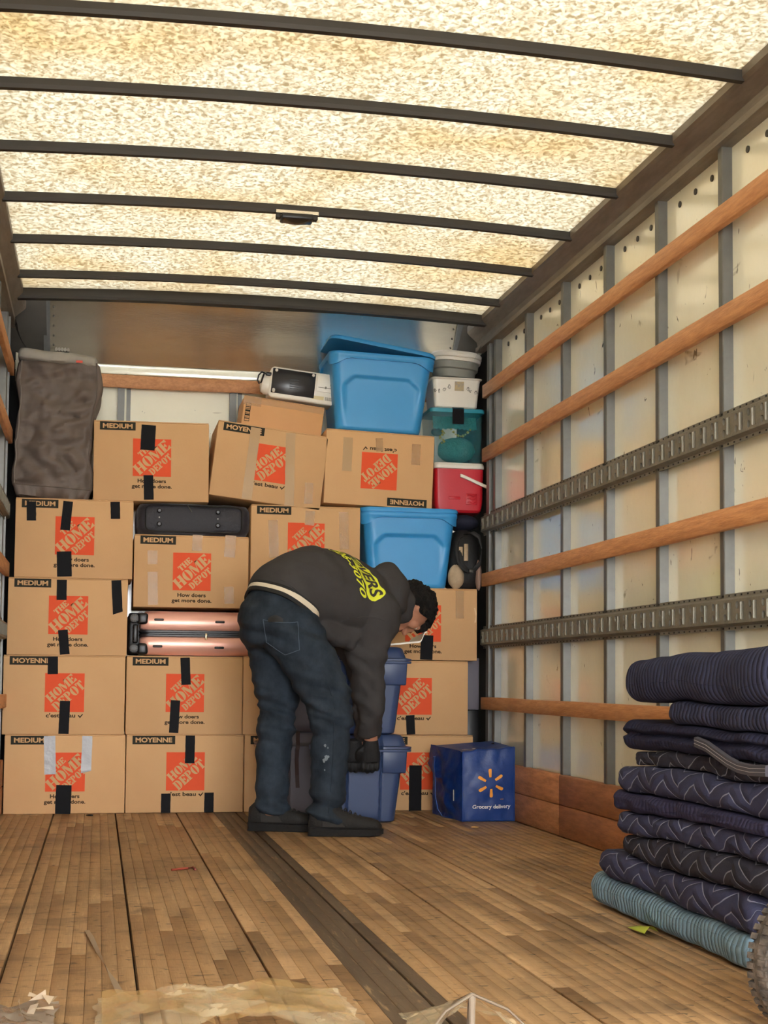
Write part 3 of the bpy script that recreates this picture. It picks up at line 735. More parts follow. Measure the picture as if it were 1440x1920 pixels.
for z in (.032, .176):
    wh = obj('wheel_housing', MB().box((-.265, -.150, z), (.05, .085, .055)), M['black_pl'], o, bevel=.014, seg=3)
    wb = MB(); wb.loft([[(-.306+.023*math.cos(a*pi/12), y, z+.002+.023*math.sin(a*pi/12)) for a in range(24)] for y in (-.186, -.160)])
    obj('wheel', wb, M['black_pl'], wh, bevel=.003)
    hb = MB()
    for a in range(10):
        c_, s_ = math.cos(a*pi/5), math.sin(a*pi/5); hb.bar((-.306+.006*c_, -.1875, z+.002+.006*s_), (-.306+.019*c_, -.1875, z+.002+.019*s_), .003, .002, (0, 1, 0))
    obj('wheel_spokes', hb, M['rivet'], wh)
obj('dark_gap_block', MB().box((-.302, .02, .105), (.060, .30, .20)), M['black_pl'], o, bevel=.01)  # black block added behind the wheels to darken the lit gap
obj('wheel_bar', MB().box((-.300, -.165, .104), (.026, .03, .09)), M['black_pl'], o, bevel=.008)

# black soft case under the top row
M['softblack'] = mat('black_nylon', '#1d1c26', .6, var=.3, vscale=20, bump=.3, bscale=90, sheen=.2)
o = thing('soft_suitcase', 'black soft sided case lying between two cartons of the upper left', 'suitcase', (.438, 6.93+.18, 1.325))
def puff(p): return p+Vector((0, -.006*nz((p.x*9, p.z*9, 2)), .002*nz((p.x*7, p.y*7, 4))))
obj('case_body', shell(MB(), [(.42, .30, 0), (.515, .345, .006), (.540, .36, .03), (.546, .364, .08), (.540, .36, .125), (.515, .345, .148), (.40, .30, .154), (.1, .1, .154)], .05, 6, 10, puff), M['softblack'], o, smooth=True, angle=1)  # body widened so the gaps at both sides read as black
pb_ = MB(); ring = [(x*.46, -.186, .078+y*.126) for x, y in [(q[0]/.5, q[1]/.16) for q in rr(.5, .16, .035, 6, 4)]]
pb_.tube(ring+[ring[0]], .0035, 6); obj('piping', pb_, M['black_pl'], o, smooth=True)
for x in (-.165, .115):
    for z in (.050, .115):
        sb = MB(); sb.loft([[(x+r*math.cos(a*pi/6), y, z+r*math.sin(a*pi/6)) for a in range(12)] for r, y in ((.012, -.178), (.012, -.188), (.007, -.193))]); obj('case_foot', sb, M['black_pl'], o, smooth=True)
    sb = MB(); sb.loft([[(x+.004*math.cos(a*pi/4), y, .083+.004*math.sin(a*pi/4)) for a in range(8)] for y in (-.178, -.186)]); obj('screw', sb, M['steel'], o)
obj('zip_pull', MB().bar((-.035, -.189, .148), (-.012, -.196, .112), .008, .004), M['rivet'], o, bevel=.001)

# white appliance on the parcel
_p = at(503, 750, 7.06); _p.z = PZ+.176
o = thing('white_appliance', 'white table appliance lying on its side, black base plate facing out', 'appliance', (_p.x+.166, 7.06+.07, _b3.z+.164+.010), (0, math.radians(5.6), 0))
def sideways(p): return Vector((p.x, p.z-.07, p.y+.0775))
bd = shell(MB(), [(.325, .145, .0), (.337, .155, .004), (.337, .155, .012), (.330, .148, .016), (.337, .155, .02), (.337, .155, .13), (.325, .145, .14)], .022, 6, 3); bd.v = [sideways(v) for v in bd.v]
obj('appliance_body', bd, M['white_pl'], o, smooth=True, angle=.6)
obj('base_plate', MB().poly([(-.158, -.0705, .022), (.060, -.0705, .022), (.060, -.0705, .147), (-.158, -.0705, .147)], .004, (0, -1, 0)), mat('dark_base_plate', '#26262a', .3), o, bevel=.002, seg=1)
vb = MB()
for i in range(5): vb.box((-.045, -.0755, .055+.011*i), (.045, .003, .0045))
obj('vent_slats', vb, M['black_pl'], o)
for x, z in ((-.140, .137), (-.145, .037), (.047, .137), (-.145, .031)):
    sb = MB(); sb.loft([[(x+r*math.cos(a*pi/6), y, z+r*math.sin(a*pi/6)) for a in range(12)] for r, y in ((.008, -.074), (.006, -.079))]); obj('rubber_foot', sb, M['white_pl'], o)
obj('hatch', MB().poly([(.068, -.0702, .060), (.150, -.0702, .060), (.158, -.0702, .072), (.158, -.0702, .140), (.068, -.0702, .140)], .004, (0, -1, 0)), M['white_pl'], o, bevel=.003)
obj('hatch_latch', MB().box((.115, -.076, .083), (.008, .004, .012)).box((.112, -.0755, .082), (.07, .002, .003)).box((.140, -.0755, .100), (.007, .003, .007)), mat('grey_latch', '#7d776a', .5), o, bevel=.001)
obj('rating_label', MB().box((.080, -.0712, .028), (.062, .001, .018)), mat('cream_label', '#d6c79a', .5), o)
lb = MB(); 
for i in range(4):
    for j in range(3): lb.box((.121+.009*i, -.0712, .022+.006*j), (.0075, .001, .0045))
obj('rating_grid', lb, mat('grey_cells', '#9b968a', .6), o)
nb = MB(); nb.loft([[(x, r*math.cos(a*pi/8)-.03, .07+r*1.6*math.sin(a*pi/8)) for a in range(16)] for x, r in ((-.165, .034), (-.19, .034), (-.205, .028), (-.211, .015))]); obj('white_knob', nb, M['white_pl'], o, smooth=True)
cb = MB(); pts = [(-.165, -.06, .115), (-.19, -.065, .112), (-.212, -.068, .118), (-.226, -.07, .100), (-.229, -.07, .075), (-.220, -.07, .058), (-.210, -.07, .066), (-.205, -.068, .09), (-.200, -.06, .11)]
obj('power_cord', cb.tube(pts, .0042, 8), M['black_pl'], o, smooth=True)
obj('plug', MB().box((-.175, -.06, .114), (.03, .02, .018)), M['black_pl'], o, bevel=.004)

# big grey storage bag on the left
M['bag'] = mat('grey_brown_nylon', '#685c54', .6, var=.35, vscale=7, col2='#564b44', bump=.25, bscale=22, bdist=.012)
M['bagtop'] = mat('grey_bag_cover', '#a5a096', .7, var=.3, vscale=8, bump=.2, bscale=40)
o = thing('storage_bag', 'tall grey brown fabric storage bag with a light grey top cover', 'bag', (-.218, 6.93+.185, 1.4815))
def crease(p):
    t = p.z/.70; f = 0
    if p.y < 0:
        w1 = nz((p.x*4-p.z*5, p.z*8+p.x*3, 1)); w2 = nz((p.x*8+p.z*9, p.z*17-p.x*8, 5)); w3 = nz((p.x*16-p.z*12, p.z*34+p.x*14, 8))
        f = .055*(.5-abs(w1))+.036*(.4-abs(w2))+.016*(.4-abs(w3))
        f *= sstep(.195, .14, abs(p.x))*.85+.15
        f += -.020*math.cos(p.x*8)*(1-abs(2*t-1)**3)
    bulge = .016*math.exp(-((t-.80)/.16)**2)+.010*math.exp(-((t-.15)/.1)**2)-.006
    xs_ = -1 if p.x < 0 else 1
    q = Vector((p.x + xs_*abs(p.x)/.19*bulge*(1 if xs_ > 0 else .5) + .007*nz((3+xs_, p.z*13, p.y*5))-.010+.016*sstep(.45, .7, t)-(.006 if xs_ < 0 and t < .4 else 0), p.y+f, p.z))
    if t < .12: q.z += .012*(p.x/.19)*(-1)
    return q
prof = [(.29, .28, 0), (.340, .34, .010), (.356, .362, .05)]+[(.366+.008*math.sin(i*.33)+.014*sstep(30, 40, i), .368, .05+.60*i/50) for i in range(1, 51)]+[(.345, .34, .672), (.28, .27, .680)]
obj('bag_body', shell(MB(), prof, .03, 5, 36, crease), M['bag'], o, smooth=True, angle=1.2)
for sx in (-1, 1):
    pts = [crease(Vector((sx*.172, -.184, .06+.60*i/40)))+Vector((0, -.001, 0)) for i in range(41)]
    obj('seam_piping', MB().tube(pts, .0032, 6), mat('pale_seam', '#7f746b', .6) if sx < 0 else M['bag'], o, smooth=True)
pts = [crease(Vector((-.172+.344*i/30, -.184, .060)))+Vector((0, -.001, 0)) for i in range(31)]
obj('seam_piping', MB().tube(pts, .0032, 6), M['bag'], o, smooth=True)
def cover(p): return p+Vector((0, .006*nz((p.x*11, p.z*30, 4)), .008*nz((p.x*8, p.y*6, 3))-.030*(p.x/.19)*.5))
tc_ = obj('top_cover', shell(MB(), [(.352, .35, .655), (.372, .372, .662), (.372, .372, .690), (.355, .355, .705), (.22, .22, .718), (.05, .05, .718)], .03, 5, 14, cover), M['bagtop'], o, smooth=True, angle=1.0)
kb = MB(); 
for i in range(5): kb.loft([[(-.01+.014*i+.007*math.cos(a*pi/4), -.15, .725+.010*math.sin(a*pi/4)) for a in range(8)], [(-.01+.014*i+.007*math.cos(a*pi/4), -.10, .725+.010*math.sin(a*pi/4)) for a in range(8)]])
obj('bunched_handle', kb, M['bagtop'], tc_, smooth=True)
obj('red_tag', MB().box((.100, -.194, .660), (.030, .003, .011)), mat('red_tag', '#d8503f', .6), o)

# right hand pile: cooler, teal bin, decorated tub, collapsible basin
M['red'] = mat('red_cooler_plastic', '#c8202e', .4, var=.2, vscale=6, col2='#b41c28', bump=.05, bscale=100)
YR = 7.0
x0, x1 = at(813, 930, YR).x, at(908, 930, YR).x; xc = (x0+x1)/2+.002; wd = x1-x0-.006
o = thing('cooler', 'small red cooler with white lid and swing handle', 'cooler', (xc, YR+.10, 1.487))
obj('cooler_body', shell(MB(), [(wd*.86, .17, 0), (wd*.92, .19, .012), (wd*.97, .198, .05), (wd, .205, .22)], .022, 6, 4), M['red'], o, smooth=True, angle=.5)
obj('lid', shell(MB(), [(wd*1.0, .206, .221), (wd*1.02, .215, .224), (wd*1.02, .215, .238), (wd*.99, .20, .2515), (wd*.5, .1, .252)], .024, 6, 4), M['white_pl'], o, smooth=True, angle=.5)
hb = MB(); hb.loft([[(a, -.112+q, c+s_) for q, s_ in ((-.006, -.009), (.006, -.009), (.006, .009), (-.006, .009))] for a, c in ((.0, .186), (.02, .180), (wd*.5+.008, .132), (wd*.5+.018, .127))])
obj('swing_handle', hb, M['white_pl'], o, bevel=.004)
emb = MB().box((-.025, -.1005, .072), (.060, .004, .014)); obj('embossed_mark', emb, M['red'], o, bevel=.002)
eb = obj('embossed_panel', MB().box((.063, -.1005, .068), (.058, .004, .056)), M['red'], o, bevel=.002)
wv = MB()
for i in range(3): wv.tube([(.040+.046*j/8, -.1035, .05+.018*i+.004*math.sin(j*.9)) for j in range(9)], .003, 6)
obj('embossed_waves', wv, M['red'], eb, smooth=True)

M['teal_clear'] = mat('clear_teal_plastic', '#2d7f8a', .15, spec=.6)
bs = M['teal_clear'].node_tree.nodes['Principled BSDF']; bs.inputs['Alpha'].default_value = .30
M['teal'] = mat('teal_lid_plastic', '#2f93a8', .35)
z0 = 1.487+.2525; x0, x1 = at(806, 800, YR).x, at(911, 800, YR).x; xc = (x0+x1)/2-.002; wd = x1-x0-.006
o = thing('clear_bin', 'see-through teal bin full of knitwear with black tape on its lid', 'bin', (xc, YR+.115, z0+.001))
obj('bin_shell', shell(MB(), [(wd*.82, .19, 0), (wd*.88, .205, .006), (wd*.97, .225, .255)], .02, 5, 4, None, True, False), M['teal_clear'], o, smooth=True, angle=.6)
obj('lid', shell(MB(), [(wd*.96, .225, .254), (wd, .24, .255), (wd, .24, .272), (wd*.97, .225, .277), (wd*.4, .1, .277)], .02, 5, 4), M['teal'], o, smooth=True, angle=.5)
obj('tape', MB().box((.002, -.1195, .235), (.060, .0015, .078)).box((.002, -.06, .2785), (.060, .12, .0015)), M[B_], o)
z1 = z0+.2785
M['knit'] = mat('teal_knit', '#3f9490', .9, var=.6, vscale=60, col2='#2f6f70', bump=.8, bscale=110)
def lump(cx_, cy_, cz_, rx, ry, rz, s):
    return MB().grid(lambda u, v: (cx_+rx*math.cos(2*pi*u)*math.sin(pi*v)*(1+.1*nz((u*5, v*5, s))), cy_+ry*math.sin(2*pi*u)*math.sin(pi*v), cz_+rz*math.cos(pi*v)*(1+.1*nz((u*4, v*6, s)))), 24, 14)
g = 'knitwear inside the clear teal bin'
kx, ky, kz = xc, YR+.115, z0+.001
tag(obj('folded_knit', lump(.018, -.01, .078, .098, .078, .066, 1), M['knit'], None, (kx, ky, kz), smooth=True), 'rounded teal knit garment at the bottom of the clear teal bin', 'knitwear', g)
tag(obj('folded_knit', MB().grid(lambda u, v: (-.115+.23*u, -.085+.010*math.sin(u*9)+.02*v, .178+.068*v+.004*math.sin(u*60)*(1-v)), 30, 6), M['knit'], None, (kx, ky+.02, kz), smooth=True), 'ribbed teal knit laid across the top of the clear teal bin', 'knitwear', g)
tag(obj('dark_cushion', lump(-.080, .0, .172, .030, .04, .022, 3), mat('dark_teal_cloth', '#1d3a42', .9), None, (kx, ky, kz), smooth=True), 'dark round cloth bundle inside the clear teal bin', 'cloth')
fb = MB()
gp = [(-.076+.012*math.sin(i*1.3), .100+.0085*i) for i in range(8)]+[(-.028+.0125*i, .172-.034*math.sin(pi*i/8)) for i in range(9)]
for i, (gx, gz) in enumerate(gp):
    c = Vector((gx, -.092, gz))
    fb.add([c+Vector(d_)*(.006+.003*(i % 2)) for d_ in ((1, 0, 0), (-1, 0, 0), (0, 1, 0), (0, -1, 0), (0, 0, 1), (0, 0, -1))], [(0, 2, 4), (2, 1, 4), (1, 3, 4), (3, 0, 4), (2, 0, 5), (1, 2, 5), (3, 1, 5), (0, 3, 5)])
tag(obj('yellow_trim', fb, mat('yellow_trim', '#b8a64a', .8), None, (kx, ky, kz), smooth=True), 'string of yellow blossoms showing through the clear teal bin', 'garland')

x0, x1 = at(808, 740, YR).x, at(906, 740, YR).x; xc = (x0+x1)/2; wd = x1-x0-.008
o = thing('decorated_tub', 'white plastic tub printed with small sketches, below the grey basin', 'tub', (xc, YR+.11, z1+.002))
H = .155
obj('tub_body', shell(MB(), [(wd*.78, .17, 0), (wd*.84, .19, .008), (wd*.94, .215, H*.93), (wd, .225, H*.95), (wd*1.01, .23, H*.985), (wd*.98, .22, H), (wd*.9, .2, H-.008), (wd*.3, .05, H-.02)], .022, 6, 4), M['white_pl'], o, smooth=True, angle=.6)
slope = lambda v: -(.095+(.1075-.095)*(v/(H*.93)))-.0012
obj('printed_patch', MB().poly([(-.012, slope(.088), .088), (.036, slope(.088), .088), (.036, slope(.135), .135), (-.012, slope(.135), .135)], .0006, (0, -1, 0)), mat('patch_print', '#c9b27a', .6, var=.9, vscale=55, col2='#8d8f9a'), o)
sk = MB()
for x, z, s in ((-.115, .088, 1), (-.092, .085, 2), (-.066, .093, 3), (-.040, .108, 4), (.058, .100, 5), (.100, .082, 6), (.070, .090, 7)):
    q = random.Random(s); a = q.random()*6; pts = []
    for i in range(13): a += .5+q.random()*.7; pts.append((x+.011*math.cos(a)*q.random(), slope(z)-.0012, z+.013*math.sin(a)*(.3+.7*q.random())))
    sk.tube(pts, .0008, 4)
obj('printed_sketches', sk, M['ink'], o)
z2 = z1+.002+H
x0, x1 = at(808, 700, YR).x, at(910, 700, YR).x; xc = (x0+x1)/2+.004; wd = x1-x0-.020
o = thing('collapsible_basin', 'oval collapsible basin, grey sides and white rim, topmost of the right pile', 'basin', (xc, YR+.12, z2+.001), (math.radians(0), math.radians(3.0), 0))
obj('basin_side', shell(MB(), [(wd*.70, .15, 0.004), (wd*.80, .18, .012), (wd*.84, .19, .05), (wd*.90, .21, .055), (wd*.92, .215, .09)], .085, 10, 3), mat('grey_rubber', '#8b8c83', .5, var=.2), o, smooth=True, angle=.5)
rm_ = MB(); shell(rm_, [(wd*.90, .21, .088), (wd*.97, .235, .09), (wd*.985, .24, .102), (wd*.96, .23, .106), (wd, .25, .11), (wd*1.0, .25, .128), (wd*.96, .235, .138), (wd*.6, .12, .143), (wd*.2, .03, .143)], .09, 10, 3)
rm_ = obj('basin_rim', rm_, M['white_pl'], o, smooth=True, angle=.5)
obj('rim_tab', MB().box((.01, -.122, .126), (.055, .012, .008)), M['white_pl'], rm_, bevel=.003)

# navy cloth and dark backpack beside the lower tote
o = thing('backpack', 'black backpack with beige panels and loose straps, squeezed beside the lower blue tote', 'backpack', (1.800, 7.05, 1.0945))
M['packblack'] = mat('black_pack_cloth', '#141416', .7, var=.3, vscale=20, bump=.3, bscale=70)
M['beige'] = mat('beige_mesh', '#b7a184', .8, var=.4, vscale=40, bump=.3, bscale=80)
def pf(p): return p+Vector((.008*nz((p.x*12, p.y*9, p.z*11)), .012*nz((p.x*13, 4, p.z*13)), 0))
obj('pack_body', shell(MB(), [(.09, .16, 0), (.15, .20, .015), (.172, .22, .08), (.165, .21, .18), (.140, .19, .25), (.10, .15, .29), (.04, .08, .305)], .06, 6, 6, pf), M['packblack'], o, smooth=True, angle=1.2)
obj('side_panel', lump(-.055, -.105, .06, .042, .03, .06, 2), M['beige'], o, smooth=True)
obj('side_panel', lump(.062, -.100, .07, .016, .025, .075, 6), mat('pinkish_panel', '#8e7264', .8), o, smooth=True)
obj('front_pocket', MB().grid(lambda u, v: (-.02+.022*u, -.128-.008*math.sin(pi*u), .14+.085*v), 6, 8), M['beige'], o, smooth=True)
obj('front_pocket', MB().grid(lambda u, v: (-.045+.020*u, -.124-.006*math.sin(pi*u), .165+.045*v), 6, 6), M['beige'], o, smooth=True)
for pts in ([(-.01, -.11, .275), (.02, -.13, .285), (.055, -.14, .26), (.068, -.145, .20), (.06, -.145, .13), (.03, -.14, .095), (0, -.14, .09), (-.03, -.135, .12), (-.045, -.125, .19)],
            [(-.05, -.11, .24), (-.058, -.13, .19), (-.055, -.14, .14), (-.03, -.145, .10), (.0, -.146, .085)], [(.0, -.12, .27), (-.03, -.13, .26), (-.05, -.125, .235)]):
    k = MB()
    k.loft([[Vector(p)+Vector((a*.011*math.cos(i*.5), b_*.003, a*.011*math.sin(i*.5)+.0)) for a, b_ in ((-1, -1), (1, -1), (1, 1), (-1, 1))] for i, p in enumerate(pts)])
    obj('strap', k, M['packblack'], o, bevel=.001, seg=1)
obj('buckle', MB().box((.012, -.150, .088), (.022, .008, .016)), M['rivet'], o, bevel=.002)
tag(obj('cloth_bundle', MB().grid(lambda u, v: (.083*math.cos(2*pi*u)*math.sin(pi*v)*(1+.15*nz((u*6, v*4, 0))), .10*math.sin(2*pi*u)*math.sin(pi*v), .041*math.cos(pi*v)*(1+.2*nz((u*5, v*3, 7)))), 28, 14), mat('navy_cloth', '#1c1f33', .85, var=.3), None, (1.818, 7.10, 1.442), smooth=True), 'dark navy cloth bundle stuffed between the cooler and the backpack', 'cloth')

# flat grey panel standing behind the right column of cartons
o = thing('grey_panel', 'upright grey board with black lower half in the gap beside the right cartons', 'board', (1.857, 7.05, .001))
obj('board_face', MB().box((0, 0, .62), (.07, .03, .26)), mat('grey_board', '#6d6870', .6), o, bevel=.004)
obj('board_base', MB().box((0, 0, .245), (.07, .03, .488)), M['black_pl'], o, bevel=.004)

# blue insulated delivery bag
M['bluebag'] = mat('blue_bag_nylon', '#123a80', .45, var=.3, vscale=9, col2='#0d2a62', bump=.3, bscale=30, bdist=.01)
M['strapblue'] = mat('blue_webbing', '#2a5fb0', .6, bump=.3, bscale=150)
M['spark'] = mat('orange_spark_print', '#f0a03a', .6); M['whiteprint'] = mat('white_print', '#e9e9ea', .6)
fl_, fr2, bl_ = atz(866, 1541, 0), atz(968, 1540, 0), atz(810, 1525, 0)
o = thing('delivery_bag', 'blue insulated grocery bag with orange spark mark on the floor', 'bag', ((fl_.x+fr2.x)/2-.004, 6.338, .001))
w2 = (fr2.x-fl_.x)/2-.006
def bagp(u, v, t):
    """u across, v up, t into depth (0 front); the left side flares to the back"""
    x = -w2+2*w2*u - (.045*t)*(1-u) + .004*t*u; y = .40*t
    z = .30*v+(.022*u+.012)*v - .0*t + .03*v*t*(.4)
    return Vector((x, y, z))
def front(u, v): p = bagp(u, v, 0); return p+Vector((0, -.010*math.sin(pi*u)*math.sin(pi*v)*1.2+.006*nz((u*4, v*5, 1))*math.sin(pi*u)-.003*nz((u*9+v*6, v*9, 4)), .010*nz((u*5, 2, 7))*v))
def left(u, v): p = bagp(0, v, 1-u); return p+Vector((-.022*math.sin(pi*u)*math.sin(pi*v)+.018*nz((u*5+v*3, v*6, 2))*math.sin(pi*u)+.006*nz((u*11, v*13, 3)), 0, .010*nz((0, 2, 7))*v*u))
def right(u, v): p = bagp(1, v, u); return p+Vector((-.006*math.sin(pi*u)*math.sin(pi*v), 0, 0))
def back(u, v): return bagp(1-u, v, 1)
def top(u, v): p = bagp(u, 1, v); return p+Vector((0, 0, -.016*math.sin(pi*u)*math.sin(pi*v)+.012*nz((u*5, v*4, 9))*math.sin(pi*v)*math.sin(pi*u)+.010*nz((u*5, 2, 7))*(1-v)))
obj('front_panel', MB().grid(front, 28, 24), M['bluebag'], o, smooth=True)
obj('side_panel', MB().grid(left, 28, 24), M['bluebag'], o, smooth=True)
obj('side_panel', MB().grid(right, 10, 10).grid(back, 6, 6), M['bluebag'], o, smooth=True)
ft = obj('top_flap', MB().grid(top, 24, 24), M['bluebag'], o, smooth=True)
def flapdrop(u, v): p = bagp(0, 1, 1-u); q = left(u, 1-.42*v*(.6+.4*math.sin(pi*u)));  return Vector((q.x-.010-.012*v, q.y, q.z+.006*(1-v)))
obj('flap_edge', MB().grid(flapdrop, 16, 8), M['bluebag'], ft, smooth=True)
for fn in (lambda t: front(0, t), lambda t: front(1, t), lambda t: front(t, 1), lambda t: front(t, .012)):
    obj('piping', MB().tube([fn(i/24)+Vector((0, -.002, .001)) for i in range(25)], .0035, 6), M['bluebag'], o, smooth=True)
obj('zip_pull', MB().bar((-w2-.030, .05, .14), (-w2-.030, .047, .09), .005, .003), M['steel'], o)
# spark mark: six rounded petals
sp_ = MB(); uu = lambda x, z: front(min(1, max(0, x/(2*w2)+.5)), min(1, max(0, z/.325)))+Vector((0, -.0022, 0))
px2m = 6.338/2688.5; cxp, czp = (918.5-917)*px2m+.004, (1541-1467.5)*px2m
for kx_ in range(6):
    a = pi/2+kx_*pi/3+.05; d_ = Vector((math.cos(a), math.sin(a))); n_ = Vector((-d_.y, d_.x)); pl = []
    for t, wv_ in ((.026, .0052), (.040, .0062), (.055, .0074), (.0625, .0066), (.065, .003)):
        pl.append((t, wv_))
    pts = [(t, wv_) for t, wv_ in pl]+[(t, -wv_) for t, wv_ in reversed(pl)]
    q = [uu(cxp+d_.x*t+n_.x*s, czp+d_.y*t+n_.y*s) for t, s in pts]; h2 = len(pl); o_ = len(sp_.v)
    sp_.add(q, [(i, i+1, 2*h2-2-i, 2*h2-1-i) for i in range(h2-1)])
obj('spark_print', sp_, M['spark'], o)
t = MB(); put_text(t, 'Grocery delivery', lambda u, v: uu((883-917)*px2m+.004+u, (1541-1516)*px2m+v), .0175, width=(959-883)*px2m, bold=.02); obj('lettering', t, M['whiteprint'], o)
t = MB(); put_text(t, 'TM', lambda u, v: uu(.052+u, .098+v), .004, width=.016); obj('small_mark', t, M['spark'], o)
# part of the white mark on the folded top
tb = MB()
for kx_ in range(6):
    a = kx_*pi/3; c_, s_ = math.cos(a), math.sin(a)
    q = []
    for t_, s2 in ((.018, -.006), (.045, -.008), (.045, .008), (.018, .006)):
        U = .42+(c_*t_-s_*s2)/(2*w2); V = .45+(s_*t_+c_*s2)/.4; q.append(top(U, V)+Vector((0, 0, .004)))
    tb.add(q, [(0, 1, 2, 3)])
obj('top_mark', tb, M['whiteprint'], ft)
def strapm(pts, wv_):
    k = MB(); k.loft([[Vector(p)+Vector(d) for d in ((-.001, -wv_, 0), (.001, -wv_, 0), (.001, wv_, 0), (-.001, wv_, 0))] for p in pts]); return k
obj('shoulder_strap', strapm([(-w2-.045, .33, .285), (-w2-.063, .30, .275), (-w2-.072, .27, .23), (-w2-.070, .25, .16), (-w2-.078, .22, .10), (-w2-.070, .20, .04), (-w2-.050, .19, .008), (-w2-.02, .185, .002)], .017), M['strapblue'], o)
obj('carry_loop', MB().tube([(w2-.01, .02, .325), (w2+.000, .02, .315), (w2+.004, .02, .28), (w2-.001, .02, .24)], .0035, 6), M['black_pl'], o, smooth=True)
obj('carry_loop', MB().tube([(w2-.035, .30, .33), (w2-.02, .28, .34), (w2-.012, .26, .325), (w2-.01, .25, .31)], .003, 6), M['black_pl'], o, smooth=True)

# lamp on the roof bow
yl = bow_y[2]; xl = at(556, 400, yl).x
o = thing('ceiling_lamp', 'small dark lamp hung from a roof bow', 'lamp', (xl, yl, zroof(xl)+.002))
obj('lamp_bracket', MB().box((0, -.024, -.004), (.165, .012, .012)), M['alu'], o)
obj('lamp_housing', MB().box((0, -.005, -.022), (.125, .07, .024)), M['black_pl'], o, bevel=.006)
obj('lens', MB().grid(lambda u, v: (-.055+.11*u, -.036+.06*v, -.034-.010*math.sin(pi*u)*math.sin(pi*v)**.5), 10, 6), mat('smoked_lens', '#3a3430', .25), o, smooth=True)
for s in (-1, 1): obj('lamp_clip', MB().box((s*.072, -.005, -.016), (.018, .03, .022)), M['bow'], o, bevel=.003)

# ---------------------------------------------------------------- folded moving blankets against the right wall
def atx(px, py, X):
    v = RT*((px-CX)/F) + DN*((py-CY)/F) + FW
    return Vector((0, 0, EYE)) + v*(X/v.x)
def blanket_mat(name, col, col2, kind, thread='#8d90a6'):
    mt = mat(name, col, .95, var=.5, vscale=14, col2=col2, spec=.08)
    nt = mt.node_tree; N = nt.nodes; L = nt.links; b = N['Principled BSDF']; src = b.inputs['Base Color'].links[0].from_socket
    uvn = N.new('ShaderNodeUVMap'); uvn.uv_map = 'uv'; sx = N.new('ShaderNodeSeparateXYZ'); L.new(uvn.outputs[0], sx.inputs[0])
    def math_(op, a, b_=None, c=None):
        n = N.new('ShaderNodeMath'); n.operation = op
        for i, q in enumerate((a, b_, c)):
            if q is None: continue
            if isinstance(q, (int, float)): n.inputs[i].default_value = q
            else: L.new(q, n.inputs[i])
        return n.outputs[0]
    wn = N.new('ShaderNodeTexNoise'); wn.inputs['Scale'].default_value = 9; L.new(uvn.outputs[0], wn.inputs[0])
    wob = math_('MULTIPLY', math_('SUBTRACT', wn.outputs[0], .5), .03)
    U = math_('ADD', sx.outputs[0], wob); V = math_('ADD', sx.outputs[1], wob)
    fine = N.new('ShaderNodeTexNoise'); fine.inputs['Scale'].default_value = 220; fine.inputs['Detail'].default_value = 3; L.new(uvn.outputs[0], fine.inputs[0])
    if kind == 'zigzag':
        tri = math_('MULTIPLY', math_('PINGPONG', U, .095), .62)
        w = math_('DIVIDE', math_('ADD', V, tri), .043)
        d = math_('ABSOLUTE', math_('SUBTRACT', math_('FRACT', w), .5))
        th = N.new('ShaderNodeMapRange'); th.inputs[1].default_value = .030; th.inputs[2].default_value = .055; th.inputs[3].default_value = 1; th.inputs[4].default_value = 0; L.new(d, th.inputs[0])
        mx = N.new('ShaderNodeMix'); mx.data_type = 'RGBA'; mx.inputs[7].default_value = lin(thread); L.new(math_('MULTIPLY', th.outputs[0], .75), mx.inputs[0]); L.new(src, mx.inputs[6]); L.new(mx.outputs[2], b.inputs['Base Color'])
        hgt = math_('POWER', math_('MULTIPLY', d, 2), .5)
        amp, dist = .6, .009
    else:
        r = math_('ABSOLUTE', math_('SINE', math_('MULTIPLY', U, 3.14159/.020)))
        q = math_('ABSOLUTE', math_('SINE', math_('MULTIPLY', V, 3.14159/(.075 if kind == 'rib' else .028))))
        hgt = math_('ADD', math_('POWER', r, .6), math_('MULTIPLY', math_('POWER', q, .4), .5)); amp, dist = (.6, .006) if kind == 'rib' else (.35, .006)
        mx = N.new('ShaderNodeMix'); mx.data_type = 'RGBA'; mx.blend_type = 'MULTIPLY'; mx.inputs[7].default_value = (.55, .57, .62, 1)
        g = N.new('ShaderNodeMapRange'); g.inputs[1].default_value = .35; g.inputs[2].default_value = .0; g.inputs[3].default_value = 0; g.inputs[4].default_value = .4; L.new(r, g.inputs[0])
        L.new(g.outputs[0], mx.inputs[0]); L.new(src, mx.inputs[6]); L.new(mx.outputs[2], b.inputs['Base Color'])
    h2 = math_('ADD', hgt, math_('MULTIPLY', fine.outputs[0], .25))
    bu = N.new('ShaderNodeBump'); bu.inputs['Strength'].default_value = amp; bu.inputs['Distance'].default_value = dist; L.new(h2, bu.inputs['Height']); L.new(bu.outputs[0], b.inputs['Normal'])
    return mt
BZ = blanket_mat('navy_zigzag_quilt', '#3c3e55', '#323448', 'zigzag'); BR = blanket_mat('navy_ribbed_quilt', '#34374c', '#2b2d40', 'rib')
BP = blanket_mat('navy_plain_quilt', '#35344c', '#2b2a40', 'plain'); BT = blanket_mat('teal_ribbed_quilt', '#728c9e', '#5b7282', 'rib'); BC = blanket_mat('charcoal_quilt', '#34343f', '#2b2b34', 'zigzag', '#8a8a96')
BD = blanket_mat('dark_navy_quilt', '#2b2c40', '#232434', 'plain')
